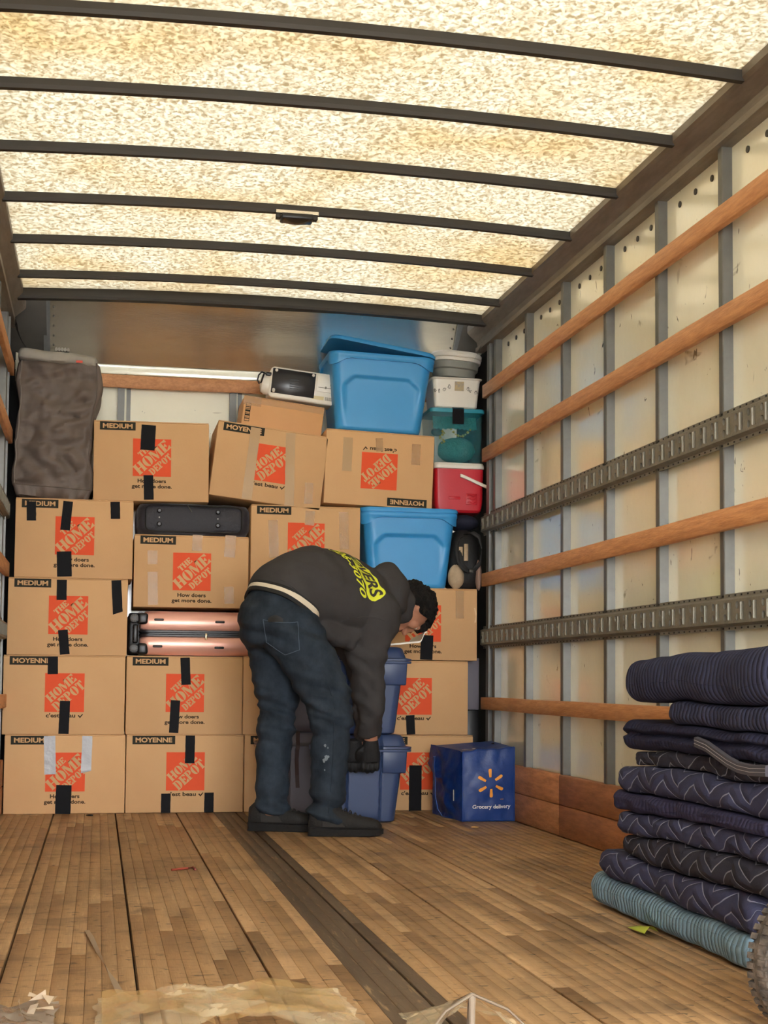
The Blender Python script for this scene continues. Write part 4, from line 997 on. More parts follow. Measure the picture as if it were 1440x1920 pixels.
# shared boundaries between layers: height at the far end and at the near end
ZB = [(.002, .002), (.094, .080), (.163, .168), (.224, .250), (.284, .312), (.343, .346), (.413, .424), (.455, .462), (.532, .530), (.582, .590), (.692, .722)]
def zbound(k, y):
    t = (y-3.85)/(2.85-3.85); a, b = ZB[k]; z = a+(b-a)*t
    return z+((.010*nz((y*3.1, k*7.3, 2))) if 0 < k < 10 else 0)+(.006*nz((y*8, k*3.1, 5)) if k else 0)
def blanket(k, label, far, near, xmin, mt, lobes=1, droop=0, nose=3.6, crown=0):
    b = MB(); b.uv = []; n = 72; m_ = 84; rings = []
    for i in range(m_+1):
        y = far+(near-far)*i/m_; e = min(abs(y-far), abs(y-near)); R_e = .045
        s = math.sqrt(max(0, 1-(1-min(1, e/R_e))**2)); s = max(s, .05)
        zb, zt = zbound(k, y)+.0015, zbound(k+1, y)-.0015
        if k == 9: zb += .02*sstep(3.35, 3.6, y)*0; zt += crown*nz((y*2.5, 3, 1))
        zc, hh = (zb+zt)/2, (zt-zb)/2
        xm = xmin+.016*nz((y*2.7, k*5.1, 0))+.007*nz((y*9, k*2.7, 3)); xM = 1.868-.006*abs(nz((y*3, k, 9)))
        ring = []
        hs = hh*s; rx = hs*.85; e_ = (1-s)*.03
        sec = [(xm+e_+rx-rx*max(0, math.cos(-pi/2+pi*j/26))**.8, hs*math.copysign(abs(math.sin(-pi/2+pi*j/26))**.85, math.sin(-pi/2+pi*j/26))) for j in range(27)]
        sec += [(xm+e_+rx+(xM-xm-2*rx-2*e_)*j/12, hs) for j in range(1, 12)]
        sec += [(xM-e_-rx+rx*math.cos(pi/2-pi*j/12), hs*math.sin(pi/2-pi*j/12)) for j in range(13)]
        sec += [(xM-e_-rx-(xM-xm-2*rx-2*e_)*j/12, -hs) for j in range(1, 12)]
        vv = 0; last = None
        for j, (x, dz) in enumerate(sec):
            tt = dz/max(hs, 1e-5)
            if j < 27:
                if lobes > 1: x += .024*math.exp(-((tt-.12)/.18)**2)
                x += .005*nz((y*12, tt*1.5, k*3))
            if last: vv += math.hypot(x-last[0], dz-last[1])
            last = (x, dz)
            ring.append((x, y, zc+dz-droop*sstep(near+.5, far, y))); b.uv.append((y, vv))
        rings.append(ring)
    b.loft(rings)
    o = obj('moving_blanket', b, mt, smooth=True, angle=1.4)
    tag(o, label, 'blanket', 'folded moving blankets piled by the right wall'); return o
b1 = blanket(0, 'faded teal grey ribbed moving blanket at the bottom of the pile on the floor', 4.00, 2.955, 1.405, BT)
blanket(1, 'navy zigzag stitched blanket lying directly on the teal grey one', 3.93, 2.93, 1.400, BZ)
blanket(2, 'navy zigzag blanket second above the teal grey one, thinner and darker', 3.765, 2.84, 1.408, BC)
blanket(3, 'navy zigzag blanket just below the plain unstitched one', 3.765, 2.82, 1.402, BZ)
blanket(4, 'plain navy blanket without zigzag sticking out in mid pile', 3.81, 2.82, 1.392, BP)
blanket(5, 'navy zigzag blanket just above the plain unstitched one', 3.775, 2.82, 1.400, BZ)
b7 = blanket(6, 'charcoal zigzag blanket with a grey edge binding with white stitching', 3.675, 2.82, 1.418, BC)
blanket(7, 'dark navy blanket folded into two loose plies above the grey bound one', 3.735, 2.82, 1.402, BD, lobes=2)
blanket(8, 'navy ribbed blanket set back under the topmost roll', 3.42, 2.82, 1.402, BR)
blanket(9, 'thick navy ribbed blanket on top of the pile, overhanging at its far end', 3.69, 2.80, 1.385, BR, nose=2.3, crown=.02)
# edge binding with its two rows of stitching
pts = [atx(1040+x/2.595, 1180+y/2.595, 1.392) for x, y in ((690, 548), (745, 572), (800, 612), (850, 648), (900, 674), (960, 688), (1037, 690))]
bb = MB(); bb.loft([[p+Vector((a, 0, c)) for a, c in ((-.006, -.011), (.004, -.013), (.004, .013), (-.006, .011))] for p in pts]); e7 = obj('edge_binding', bb, mat('grey_binding', '#3c3a42', .9), b7, smooth=True)
for dz in (-.003, .005): obj('stitching', MB().tube([p+Vector((-.0065, 0, dz)) for p in pts], .0007, 5), mat('white_thread', '#8f8c90', .8), e7)
p = atx(1199, 1750, 1.395)
obj('care_tag', MB().grid(lambda u, v: (1.352+.045*v, 3.55-.12*u+.02*v, .006+.016*math.sin(pi*v)*u+.004*u), 6, 6), mat('lime_tag', '#a9b63a', .6), b1, smooth=True)

# ---------------------------------------------------------------- wheel at the lower right
M['tyre'] = mat('dusty_rubber', '#2a2724', .85, var=.8, vscale=30, col2='#6e6256', bump=.6, bscale=60)
M['tyre_side'] = mat('black_sidewall', '#1d1d21', .7, var=.4, vscale=20, col2='#333238', bump=.3, bscale=60)
c = at(1520, 1822, 2.46)
wh = thing('cart_wheel', 'dusty black rubber wheel cut off by the lower right corner', 'wheel', (c.x, c.y, .129), (0, 0, math.radians(22)))
def torus_prof(prof):
    b = MB(); n = 48; rows = []
    for i in range(n): a = 2*pi*i/n; rows.append([(r*math.cos(a), y, r*math.sin(a)) for y, r in prof])
    return b.loft(rows, closed=True)
obj('tread', torus_prof([(-.038, .108), (-.034, .119), (-.022, .1265), (0, .128), (.022, .1265), (.034, .119), (.038, .108), (.03, .10), (-.03, .10)]), M['tyre'], wh, smooth=True, angle=1)
obj('sidewall', torus_prof([(-.0385, .109), (-.043, .098), (-.042, .080), (-.034, .066), (.034, .066), (.042, .080), (.043, .098), (.0385, .109)]), M['tyre_side'], wh, smooth=True, angle=1)
kn = MB()
for i in range(44):
    a = 2*pi*i/44
    for y, t in ((-.029, .0), (.0, .5), (.029, .0)):
        q = a+t*2*pi/44; R = Matrix.Rotation(-q, 3, 'Y'); kn.box(R @ Vector((.1265 if y == 0 else .1205, y, 0)), (.010, .020, .011), R)
stuff(obj('tread_blocks', kn, M['tyre'], wh))
hb = MB(); 
hb.loft([[(r*math.cos(a*pi/16), y, r*math.sin(a*pi/16)) for a in range(32)] for y, r in ((-.036, .066), (-.020, .060), (-.018, .03), (-.045, .022), (-.045, .012), (.045, .012), (.045, .022), (.018, .03), (.02, .06), (.036, .066))])
obj('hub', hb, mat('grey_rim', '#8c8b88', .5, .4), wh, smooth=True, angle=.5)

# ---------------------------------------------------------------- wrapping film and litter on the floor
def film_mat(name, col, alpha, rough):
    mt = mat(name, col, rough, spec=.9, bump=.25, bscale=9, bdist=.02); mt.node_tree.nodes['Principled BSDF'].inputs['Alpha'].default_value = alpha; return mt
FM = film_mat('clear_tan_film', '#e6d7b4', .42, .1); FT = film_mat('tan_tape_film', '#cfae70', .48, .12); FS = film_mat('crumpled_silver_film', '#85786a', .9, .22)
def crumple(name, fn, nu, nv, mt, label, cat, seed, amp=.02):
    b = MB()
    def g(u, v):
        p = Vector(fn(u, v)); e = math.sin(pi*u)**.4*math.sin(pi*v)**.4 if 0 < u < 1 and 0 < v < 1 else 0
        r = (.5-abs(nz((u*4.2+v*1.5+seed, v*2.4-u, seed))))*1.1+(.4-abs(nz((u*9+v*3, v*5+seed, 3))))*.5
        p += Vector((.012*nz((u*7, v*7, seed+5)), .012*nz((u*6, v*8, seed+9)), amp*r)); p.z = max(.0015+.001*u, p.z); return p
    o = obj(name, b.grid(g, nu, nv), mt, smooth=True, angle=.5)
    return tag(o, label, cat)
q0, q1 = atz(200, 1915, 0), atz(640, 1918, 0)
def big(u, v):
    x = q0.x-.02+(q1.x-q0.x+.05)*u; y = 2.58+.36*v
    h = .030*math.sin(pi*min(1, u*1.05))**.8*(1-v*.75)+.003
    return (x, y-.05*(1-math.sin(pi*u)), h*(.6 if u < .25 else 1))
f1 = crumple('plastic_film', big, 54, 30, FM, 'clear tan plastic wrapping film bunched at the lower front of the floor', 'film', 3.1, .026)
def lobe(u, v): x = q0.x-.01+.20*u; return (x, 2.60+.30*v, .020+.028*math.sin(pi*u)*(1-v)+.004)
obj('tape_ply', MB().grid(lambda u, v: Vector(lobe(u, v))+Vector((0, 0, .008*nz((u*4, v*4, 8)))), 16, 12), FT, f1, smooth=True)
def lobe2(u, v): x = q0.x+.20+.24*u; return (x, 2.60+.36*v*(1-.3*abs(2*u-1)), .026+.018*math.sin(pi*u)*(1-v*.8))
obj('tape_ply', MB().grid(lambda u, v: Vector(lobe2(u, v))+Vector((0, 0, .010*nz((u*4, v*4, 2)))), 20, 14), FT, f1, smooth=True)
q2, q3 = atz(765, 1916, 0), atz(935, 1920, 0)
def tent(u, v):
    x = q2.x-.02+(q3.x-q2.x+.04)*u; y = 2.46+.22*v; d = abs(u-.45)
    return (x, y, .004+.075*max(0, 1-d/.5)**.8*(1-.85*v**1.2))
f2 = crumple('film_scrap', tent, 30, 20, FM, 'pinched peak of clear film right of the larger bunch on the floor', 'film', 7.7, .012)
rb_ = MB()
pk = Vector(tent(.45, 0.02))+Vector((0, .0, .012))
for dx, dy in ((-.10, -.02), (-.01, -.04), (.12, -.03), (.02, .10), (-.03, .12)):
    rb_.tube([pk, pk+Vector((dx*.5, dy*.5, -.025)), Vector((pk.x+dx, pk.y+dy, .010))], [.006, .005, .004], 6, .5)
obj('film_folds', rb_, FS, f2, smooth=True)
f3 = crumple('crumpled_wrap', lambda u, v: (-.36+.30*u, 2.62+.25*v, .008+.012*math.sin(pi*u)*(1-v)), 34, 26, FS, 'crumpled silvery wrapping at the lower left corner of the floor', 'film', 1.3, .022)
rs = random.Random(4); fr_b = MB()
for i in range(26):
    x, y = -.34+.27*rs.random(), 2.66+.16*rs.random(); R = Matrix.Rotation(rs.random()*6, 3, (rs.random()-.5, rs.random()-.5, rs.random()))
    fr_b.add([R @ Vector(k_)+Vector((x, y, .035+.015*rs.random())) for k_ in ((-.018, -.006, 0), (.018, -.008, .002), (.014, .008, 0), (-.012, .007, .003))], [(0, 1, 2, 3)])
stuff(obj('torn_flakes', fr_b, film_mat('flake_film', '#b7a58c', .95, .3), f3))
def ribbon(pts, w, name, mt, label, cat):
    b = MB(); b.loft([[Vector(p)+Vector((s*w*math.cos(.5*i), 0, s*w*.5*math.sin(.9*i)+dz)) for s, dz in ((-1, 0), (1, 0), (1, .0012), (-1, .0012))] for i, p in enumerate(pts)])
    return tag(obj(name, b, mt, smooth=True), label, cat)
P = [atz(x, y, z) for x, y, z in ((163, 1745, .004), (172, 1760, .01), (184, 1785, .012), (196, 1808, .014), (206, 1828, .014), (216, 1845, .014), (226, 1864, .010), (232, 1880, .006))]
ribbon(P, .006, 'tape_strip', mat('twisted_strip', '#9c8b74', .3, spec=.7), 'thin twisted strip of tape on the floor planks near the film', 'tape')
def crumb(px, py, s, col, name, label):
    p = atz(px, py, 0); b = MB(); b.grid(lambda u, v: (p.x+s*math.cos(2*pi*u)*math.sin(pi*v)*(1+.3*nz((u*3, v*3, px))), p.y+s*.7*math.sin(2*pi*u)*math.sin(pi*v), .004+s*.28+s*.28*math.cos(pi*v)), 12, 8)
    return tag(obj(name, b, mat(name, col, .8, var=.4, vscale=60), smooth=True), label, 'litter')
crumb(168, 1532, .016, '#1d1815', 'dark_scrap', 'small dark scrap on the floor below the left cartons')
crumb(890, 1555, .018, '#c9a26a', 'tan_scrap', 'small tan scrap on the floor in front of the blue bag')
P = [atz(x, y, .004) for x, y in ((322, 1631), (338, 1629), (352, 1628), (362, 1626), (366, 1630))]
tag(obj('red_twist', MB().tube(P, .004, 6), mat('red_twist', '#8a3a2a', .6), smooth=True), 'short reddish twist of wire on the floor planks', 'litter')

# ---------------------------------------------------------------- the man bending over the bins
from mathutils.bvhtree import BVHTree
def fuse(name, mb, voxel, smooth=4, disp=None):
    """one continuous skin over overlapping lofts"""
    me = mb.mesh(name); o = bpy.data.objects.new(name, me); COL.objects.link(o)
    r = o.modifiers.new('r', 'REMESH'); r.mode = 'VOXEL'; r.voxel_size = voxel
    if smooth: s = o.modifiers.new('s', 'SMOOTH'); s.iterations = smooth; s.factor = .5
    dg = bpy.context.evaluated_depsgraph_get(); dg.update(); out = bpy.data.meshes.new_from_object(o.evaluated_get(dg))
    bpy.data.objects.remove(o); bpy.data.meshes.remove(me)
    if disp:
        nv = [v.normal.copy() for v in out.vertices]
        for v, n in zip(out.vertices, nv): v.co = v.co + n*disp(v.co, n)
    out.shade_smooth(); return out
def limb(mb, pts, r, n=20, sq=None):
    """pts: points; r: radius per point, or (a, b) with b along the second axis; rounded ends; smooth path"""
    P = [Vector(p) for p in pts]; Rr = [x if isinstance(x, tuple) else (x, x) for x in r]
    S_ = []; 
    for i in range(len(P)-1):
        p0, p1, p2, p3 = P[max(i-1, 0)], P[i], P[i+1], P[min(i+2, len(P)-1)]
        for k in range(6):
            t = k/6; q = .5*((2*p1)+(p2-p0)*t+(2*p0-5*p1+4*p2-p3)*t*t+(3*p1-p0-3*p2+p3)*t**3)
            u = t*t*(3-2*t); S_.append((q, Rr[i][0]+(Rr[i+1][0]-Rr[i][0])*u, Rr[i][1]+(Rr[i+1][1]-Rr[i][1])*u))
    S_.append((P[-1],)+Rr[-1])
    return S_
def sweep(mb, pts, r, axis, n=22, cap=True):
    """loft with elliptical sections; axis is the direction of the first radius"""
    S_ = limb(mb, pts, r); rings = []
    axis = Vector(axis)
    for i, (p, a, b) in enumerate(S_):
        d = (S_[min(i+1, len(S_)-1)][0]-S_[max(i-1, 0)][0]).normalized(); x = (axis-d*axis.dot(d)).normalized(); y = d.cross(x)
        rings.append([p+x*a*math.cos(2*pi*k/n)+y*b*math.sin(2*pi*k/n) for k in range(n)])
    return mb.loft(rings)

Am = Vector((.80, .60, 0)); Hm = Vector((-.60, .80, 0)); th = math.radians(40)
Lm = Hm*math.cos(th)+Vector((0, 0, 1))*math.sin(th)          # towards his left shoulder
Dm = Lm.cross(Am)*-1                                          # out of his back
if Dm.z < 0: Dm = -Dm
hip = at(512, 1150, 5.96)
man = thing('person', 'man in dark grey hooded sweatshirt and blue jeans bending to grip the navy bin', 'person', (hip.x, hip.y, .0))
man.location = (hip.x, hip.y, 0); bpy.context.view_layer.update()
INV = Matrix.Translation(-Vector((hip.x, hip.y, 0)))
def child(name, me, mt, parent=None):
    me.transform(INV); return link(name, me, mt, parent or man)

# joints
waist = at(541, 1117, 5.99); lowb = at(582, 1104, 6.05); midb = at(628, 1108, 6.11); chest = at(668, 1118, 6.165); neckb = at(712, 1124, 6.225)
shR = at(700, 1165, 6.09); elR = at(690, 1272, 6.10); wrR = at(695, 1384, 6.185)
shL = chest + Lm*.165; elL = at(684, 1275, 6.205); wrL = at(690, 1384, 6.215)
hipR, kneeR, ankR = at(545, 1172, 5.89), at(614, 1318, 5.845), at(613, 1520, 5.86)
hipL, kneeL, ankL = at(512, 1165, 6.04), at(519, 1318, 6.05), at(510, 1512, 6.05)
headc = at(768, 1142, 6.31)
U_ = Vector((.84, .54, .02)).normalized(); Fd = Vector((.06, .20, -1)).normalized(); Fd = (Fd-U_*Fd.dot(U_)).normalized(); Rt = Fd.cross(U_)
HM = Matrix((Rt, Fd, U_)).transposed()
def head(p): return headc + HM @ Vector(p)

# ---- skin: one continuous body under the clothes
M['skin'] = mat('skin', '#b07c62', .55, var=.2, vscale=20, col2='#9c6850', spec=.35)
b = MB()
def headsurf(u, v):
    a = 2*pi*u; t = pi*v
    x, y, z = math.cos(a)*math.sin(t), math.sin(a)*math.sin(t), math.cos(t)
    w = .076; d = .094; hh = .118
    p = Vector((x*w, y*d, z*hh))
    if z < 0: p.x *= 1-.30*(-z)**1.6; p.y = p.y*(1-.10*(-z)) + .022*(-z)*(1 if y > -.2 else .0)
    if y > 0:                                    # flatter face
        p.y *= 1-.08*y
    return p
hb_ = MB().grid(lambda u, v: head(headsurf(u, v)), 40, 28); b.add(hb_.v, hb_.f)
# nose, brow, lips, chin and ears as soft lumps that fuse with the head
def ell(c, r, n=12, m_=8): return MB().grid(lambda u, v: head((c[0]+r[0]*math.cos(2*pi*u)*math.sin(pi*v), c[1]+r[1]*math.sin(2*pi*u)*math.sin(pi*v), c[2]+r[2]*math.cos(pi*v))), n, m_)
for c_, r_ in (((0, .096, .006), (.011, .014, .030)), ((0, .106, -.018), (.015, .017, .014)), ((.012, .092, -.022), (.009, .012, .009)), ((-.012, .092, -.022), (.009, .012, .009)),
               ((0, .082, .036), (.048, .014, .013)), ((0, .088, -.050), (.024, .014, .0075)), ((0, .087, -.063), (.021, .014, .0075)), ((0, .083, -.092), (.024, .020, .018)),
               ((.046, .062, -.015), (.026, .024, .028)), ((-.046, .062, -.015), (.026, .024, .028)), ((.076, -.006, -.004), (.008, .022, .032)), ((-.076, -.006, -.004), (.008, .022, .032))):
    e = ell(c_, r_); b.add(e.v, e.f)
sweep(b, [neckb-Am*.06, neckb+Am*.03-Dm*.01, head((0, -.03, -.06)), head((0, -.02, 0))], [.062, .060, .058, .055], Lm)
sweep(b, [hip-Vector((0, 0, .05)), hip, waist, lowb, midb, chest, neckb], [(.11, .08), (.115, .09), (.12, .09), (.135, .10), (.15, .105), (.15, .10), (.07, .06)], Lm)
sweep(b, [chest-Lm*.08, shR, elR, wrR, wrR+(wrR-elR).normalized()*.03], [.07, .058, .042, .030, .030], Am)
sweep(b, [chest+Lm*.08, shL, elL, wrL, wrL+(wrL-elL).normalized()*.03], [.07, .058, .042, .030, .030], Am)
for h_, k_, a_, toe in ((hipR, kneeR, ankR, Vector((.30, -.06, 0))), (hipL, kneeL, ankL, Vector((.30, -.10, 0)))):
    sweep(b, [hip, h_, k_, a_, a_-Vector((0, 0, .015))], [.08, .078, .058, .042, .042], Hm)
# palms inside the gloves
for w_, e_ in ((wrR, elR), (wrL, elL)):
    d = Vector((.05, .25, -1)).normalized(); sweep(b, [w_, w_+d*.05, w_+d*.085], [(.028, .022), (.033, .018), (.030, .015)], Vector((1, 0, 0)))
body = child('body', fuse('body', b, .0055, 3), M['skin'])
# eyes, brows
for s in (-1, 1):
    e = ell((s*.031, .0775, .016), (.0125, .0115, .0105)); obj_ = child('eye', e.mesh('eye', smooth=True), mat('eye_white', '#e4ddd2', .3))
    i_ = ell((s*.031, .0855, .0155), (.0055, .0042, .0055)); child('iris', i_.mesh('iris', smooth=True), mat('iris', '#20150e', .2), obj_)
    l_ = ell((s*.031, .0785, .0205), (.0145, .0125, .0085)); child('eyelid', l_.mesh('eyelid', smooth=True), M['skin'], obj_)
    br = MB(); br.tube([head((s*x, y, z)) for x, y, z in ((.012, .094, .035), (.026, .094, .040), (.040, .086, .040), (.052, .074, .034))], [.003, .005, .0045, .002], 8)
    child('eyebrow', br.mesh('eyebrow', smooth=True), mat('brow_hair', '#15100d', .7))
mo = MB().tube([head((x, y, -.0565)) for x, y in ((-.022, .092), (-.010, .1005), (0, .102), (.010, .1005), (.022, .092))], .0022, 6); child('mouth_line', mo.mesh('mouth_line', smooth=True), mat('lip', '#7a4038', .5))

# ---- hair: a short rough mop
def hairsurf(u, v):
    a = 2*pi*u; t = pi*v*.99
    x, y, z = math.cos(a)*math.sin(t), math.sin(a)*math.sin(t), math.cos(t)
    p = Vector((x*.096, y*.118-.008, z*.138+.008))
    # front: the hairline stops at the brow, fringe hangs forward; sides stop above the ear; the back reaches the nape
    lo = .066-.080*sstep(.55, .10, y)-.075*sstep(-.05, -.5, y)
    if p.z < lo:
        k = (lo-p.z)/.2; p.z = lo+.010*nz((a*5, 1, 2))-k*.02; p.x *= 1-min(.35, k*1.1); p.y = p.y*(1-min(.35, k*1.1))
    c = .014*nz((x*4.5, y*4.5, z*4.5))+.008*nz((x*12+z*3, y*12, z*7))+.004*nz((x*28, y*28, z*20))
    if y > .2 and z > .2: p.y += .008*sstep(.2, .7, y)
    n = Vector((x, y, z)); return head(p+n*c)
child('hair', MB().grid(hairsurf, 110, 70).mesh('hair', smooth=True, angle=1.0), mat('black_hair', '#0d0b0b', .6, bump=.9, bscale=90, bdist=.01, spec=.3, stretch=(3, 3, 1)))

# ---- hooded sweatshirt
M['hoodie'] = mat('charcoal_fleece', '#413f3f', .95, var=.35, vscale=10, col2='#343131', bump=.25, bscale=220, bdist=.003, spec=.1)
b = MB()
sweep(b, [at(529, 1137, 5.968), at(534, 1129, 5.975), waist+Vector((.006, 0, 0)), lowb, midb, chest, neckb-Am*.015, neckb+Am*.03], [(.166, .140), (.168, .146), (.174, .156), (.192, .166), (.210, .152), (.205, .138), (.125, .115), (.088, .088)], Lm, 28)
sweep(b, [chest-Lm*.06-Am*.01, chest-Lm*.13+Am*.004, shR+Vector((0, 0, -.02)), at(688, 1222, 6.09), elR, at(693, 1330, 6.145), wrR+Vector((0, 0, .022)), wrR+Vector((0, 0, .002))],
      [.115, .118, .108, .082, .063, .056, .050, .046], Am)
sweep(b, [chest+Lm*.06-Am*.01, chest+Lm*.13, shL+Vector((.02, 0, -.03)), (shL+elL)/2, elL, (elL+wrL)/2, wrL+Vector((0, 0, .012))], [.115, .115, .10, .078, .062, .056, .048], Am)
sweep(b, [at(585, 1150, 6.01), at(612, 1172, 6.05), at(640, 1176, 6.08), at(664, 1165, 6.10)], [(.11, .055), (.12, .075), (.11, .08), (.09, .06)], Lm)
# the hood bunched round the neck
hc = neckb+Am*.025+Dm*.005; ring = []
hd = MB(); n1, n2 = 36, 16
for i in range(n1):
    a = 2*pi*i/n1; rad = Lm*math.cos(a)+Dm*math.sin(a); up = max(0, math.sin(a))
    R0 = .088+.020*up+.006*math.sin(a*5+1); tr = .034+.016*up+.006*math.sin(a*7)
    ring.append([hc+rad*(R0+tr*math.cos(2*pi*j/n2))+Am*(tr*1.25*math.sin(2*pi*j/n2)-.03*up-.03*max(0, -math.sin(a))+.006*math.sin(a*4)) for j in range(n2)])
hd.loft(ring, closed=True); b.add(hd.v, hd.f)
ring = []
hc2 = neckb+Am*.078-Dm*.004
for i in range(n1):
    a = 2*pi*i/n1; rad = Lm*math.cos(a)+Dm*math.sin(a); up = max(0, math.sin(a))
    R0 = .098+.010*up+.005*math.sin(a*4+2); tr = .017+.004*math.sin(a*6)
    ring.append([hc2+rad*(R0+tr*math.cos(2*pi*j/n2))+Am*(tr*2.6*math.sin(2*pi*j/n2)*(1-.4*max(0, -math.sin(a)))-.02*up-.045*max(0, -math.sin(a))) for j in range(n2)])
hd = MB().loft(ring, closed=True); b.add(hd.v, hd.f)
def folds(p, n):
    q = p-midb; al, ll = q.dot(Am), q.dot(Lm)
    d = .005*nz((al*9, ll*5, p.z*6))+.022*(.30-abs(nz((al*6+ll*4, ll*4-al*3, 11))))
    arm = sstep(.04, -.06, p.z-shR.z)*sstep(6.0, 6.02, p.y)*(1 if p.x > 1.02 else 0)
    d += arm*(.018*nz((p.x*9, p.y*9, p.z*20+p.x*14))+.007*(.3-abs(nz((p.x*16, p.y*10, p.z*24)))))
    # the belly side hangs in deep drags, the side seam pulls from the armpit to the hem
    low = sstep(.02, -.12, q.dot(Dm))
    d += (.3+.7*low)*(.026*nz((al*7+ll*9, ll*5-al*10, 3))+.004*nz((al*18+ll*15, al*9, 6)))
    return d
hm = fuse('hoodie', b, .0065, 5, folds)
hood_bvh = BVHTree.FromPolygons([v.co.copy() for v in hm.vertices], [tuple(p.vertices) for p in hm.polygons])
hoodie = child('hooded_sweatshirt', hm, M['hoodie'])
def on_back(a, l, e=.002):
    """point of the sweatshirt's back at a along the spine and l towards the left shoulder"""
    o = midb+Am*a+Lm*l+Dm*.5; h = hood_bvh.ray_cast(o, -Dm)
    if h[0] is None: return midb+Am*a+Lm*l+Dm*.1
    return h[0]+h[1]*e
hdv = lambda px, py, e=.001: (lambda h: h[0]+h[1]*e if h[0] is not None else at(px, py, 6.1))(hood_bvh.ray_cast(Vector((0, 0, EYE)), (at(px, py, 5.8)-Vector((0, 0, EYE))).normalized()))
for q_ in ([(640, 1166), (655, 1160), (680, 1157), (705, 1158), (722, 1164)], [(507, 1080), (530, 1088), (552, 1103), (572, 1124), (590, 1146)]):
    child('seam', MB().tube([hdv(*q) for q in q_], .0028, 6).mesh('seam', smooth=True), M['hoodie'], hoodie)
# yellow back print
M['neon'] = mat('neon_yellow_print', '#dde23a', .6); M['printdark'] = mat('dark_print_gap', '#38352f', .9)
A0 = .012                      # lower edge of the block along the spine
def blk(u, v):
    r = .25; vv = v; l = .130-.310*u
    edge = math.sqrt(max(0, 1-max(0, (abs(2*u-1)-.88)/.12)**2)); return on_back(A0+.045+(.045*(2*v-1))*max(.35, edge)+.0035*math.sin(u*30)*(2*v-1), l, .0022)
child('print_block', MB().grid(blk, 60, 8).mesh('print_block', smooth=True), M['neon'], hoodie)
t = MB(); tv, tf = text_polys('MOVERS', .03, .25)
def sub(mb, txt, fr, size, width, bold, shear=0):
    v, f = text_polys(txt, bold, shear); W_ = max(p[0] for p in v); me = bpy.data.meshes.new('t'); me.from_pydata([(p[0]*width/W_, p[1]*size, 0) for p in v], [], f)
    bm = bmesh.new(); bm.from_mesh(me); bmesh.ops.triangulate(bm, faces=bm.faces)
    for _ in range(3):
        es = [e for e in bm.edges if e.calc_length() > .012]
        if es: bmesh.ops.subdivide_edges(bm, edges=es, cuts=1); bmesh.ops.triangulate(bm, faces=[f_ for f_ in bm.faces if len(f_.verts) > 3])
    vs = [(v_.co.x, v_.co.y) for v_ in bm.verts]; fs = [tuple(v_.index for v_ in f_.verts) for f_ in bm.faces]; bm.free(); bpy.data.meshes.remove(me)
    return mb.add([fr(x, y) for x, y in vs], fs)
sub(t, 'MOVERS', lambda x, y: on_back(A0+.013+y, .115-x, .0042), .064, .283, .03, .2)
child('print_letters', t.mesh('print_letters'), M['printdark'], hoodie)
t = MB(); sub(t, '506-3070', lambda x, y: on_back(A0-.046+y, .125-x, .003), .036, .290, .02, .25)
child('print_number', t.mesh('print_number'), M['neon'], hoodie)

# ---- jeans
M['denim'] = mat('dark_blue_denim', '#2f3944', .85, var=.9, vscale=10, col2='#151b22', bump=.35, bscale=260, bdist=.002, spec=.2, stretch=(1, 1, .7))
b = MB()
sweep(b, [at(540, 1120, 5.985), at(527, 1140, 5.97), at(513, 1168, 5.955), at(520, 1205, 5.94)], [(.160, .130), (.168, .138), (.168, .142), (.14, .12)], Hm, 28)
sweep(b, [at(520, 1150, 5.93), at(546, 1182, 5.89), at(584, 1245, 5.86), kneeR, at(620, 1385, 5.85), at(616, 1460, 5.855), at(611, 1538, 5.86)], [.12, .125, .112, .100, .080, .074, .071], Hm, 24)
sweep(b, [at(508, 1150, 6.00), at(512, 1182, 6.03), at(516, 1245, 6.045), kneeL, at(514, 1400, 6.05), at(511, 1455, 6.05), at(510, 1526, 6.05)], [.11, .118, .105, .090, .076, .070, .068], Hm, 24)
def creases(p, n):
    z = p.z; a = .0025
    kn = math.exp(-((z-.50)/.11)**2); an = sstep(.22, .08, z); se = math.exp(-((z-.80)/.10)**2)
    d = .003*nz((p.x*8, p.y*8, z*8))
    d += (kn*.022+an*.028+se*.014+.006)*nz((p.x*6+z*5, p.y*6, z*26+p.x*8))+(kn+an+.3)*.004*nz((p.x*14, p.y*12, z*55))
    return d
jm = fuse('jeans', b, .0068, 4, creases)
jean_bvh = BVHTree.FromPolygons([v.co.copy() for v in jm.vertices], [tuple(p.vertices) for p in jm.polygons])
jeans = child('jeans', jm, M['denim'])
eye_ = Vector((0, 0, EYE))
def on_jeans(px, py, e=.003):
    d = (at(px, py, 5.8)-eye_).normalized(); h = jean_bvh.ray_cast(eye_, d); return (h[0]+h[1]*e) if h[0] is not None else at(px, py, 5.85)
pk_ = [(494, 1162), (558, 1166), (561, 1215), (537, 1232), (500, 1205)]
pc = MB()
def pocket(u, v):
    a = Vector(pk_[0]).lerp(Vector(pk_[1]), u); c_ = Vector((500, 1206)).lerp(Vector((562, 1216)), u)+Vector((0, 16*(1-abs(2*u-1.15)) if True else 0)); q = a.lerp(c_, v); return on_jeans(q.x, q.y+4*math.sin(pi*u)*(1-v), .0035)
child('back_pocket', pc.grid(pocket, 16, 14).mesh('back_pocket', smooth=True), M['denim'], jeans)
M['thread'] = mat('pale_stitching', '#455260', .9)
for fn in (lambda t: pocket(t, 0), lambda t: pocket(1, t), lambda t: pocket(0, t), lambda t: pocket(t, 1)):
    child('pocket_stitching', MB().tube([fn(i/14) for i in range(15)], .0016, 5).mesh('pocket_stitching', smooth=True), M['thread'], jeans)
child('dark_wallet', MB().grid(lambda u, v: on_jeans(503+28*u, 1160+7*v-6*math.sin(pi*u)*(1-v), .006), 8, 4).mesh('dark_wallet', smooth=True), M['black_pl'], jeans)
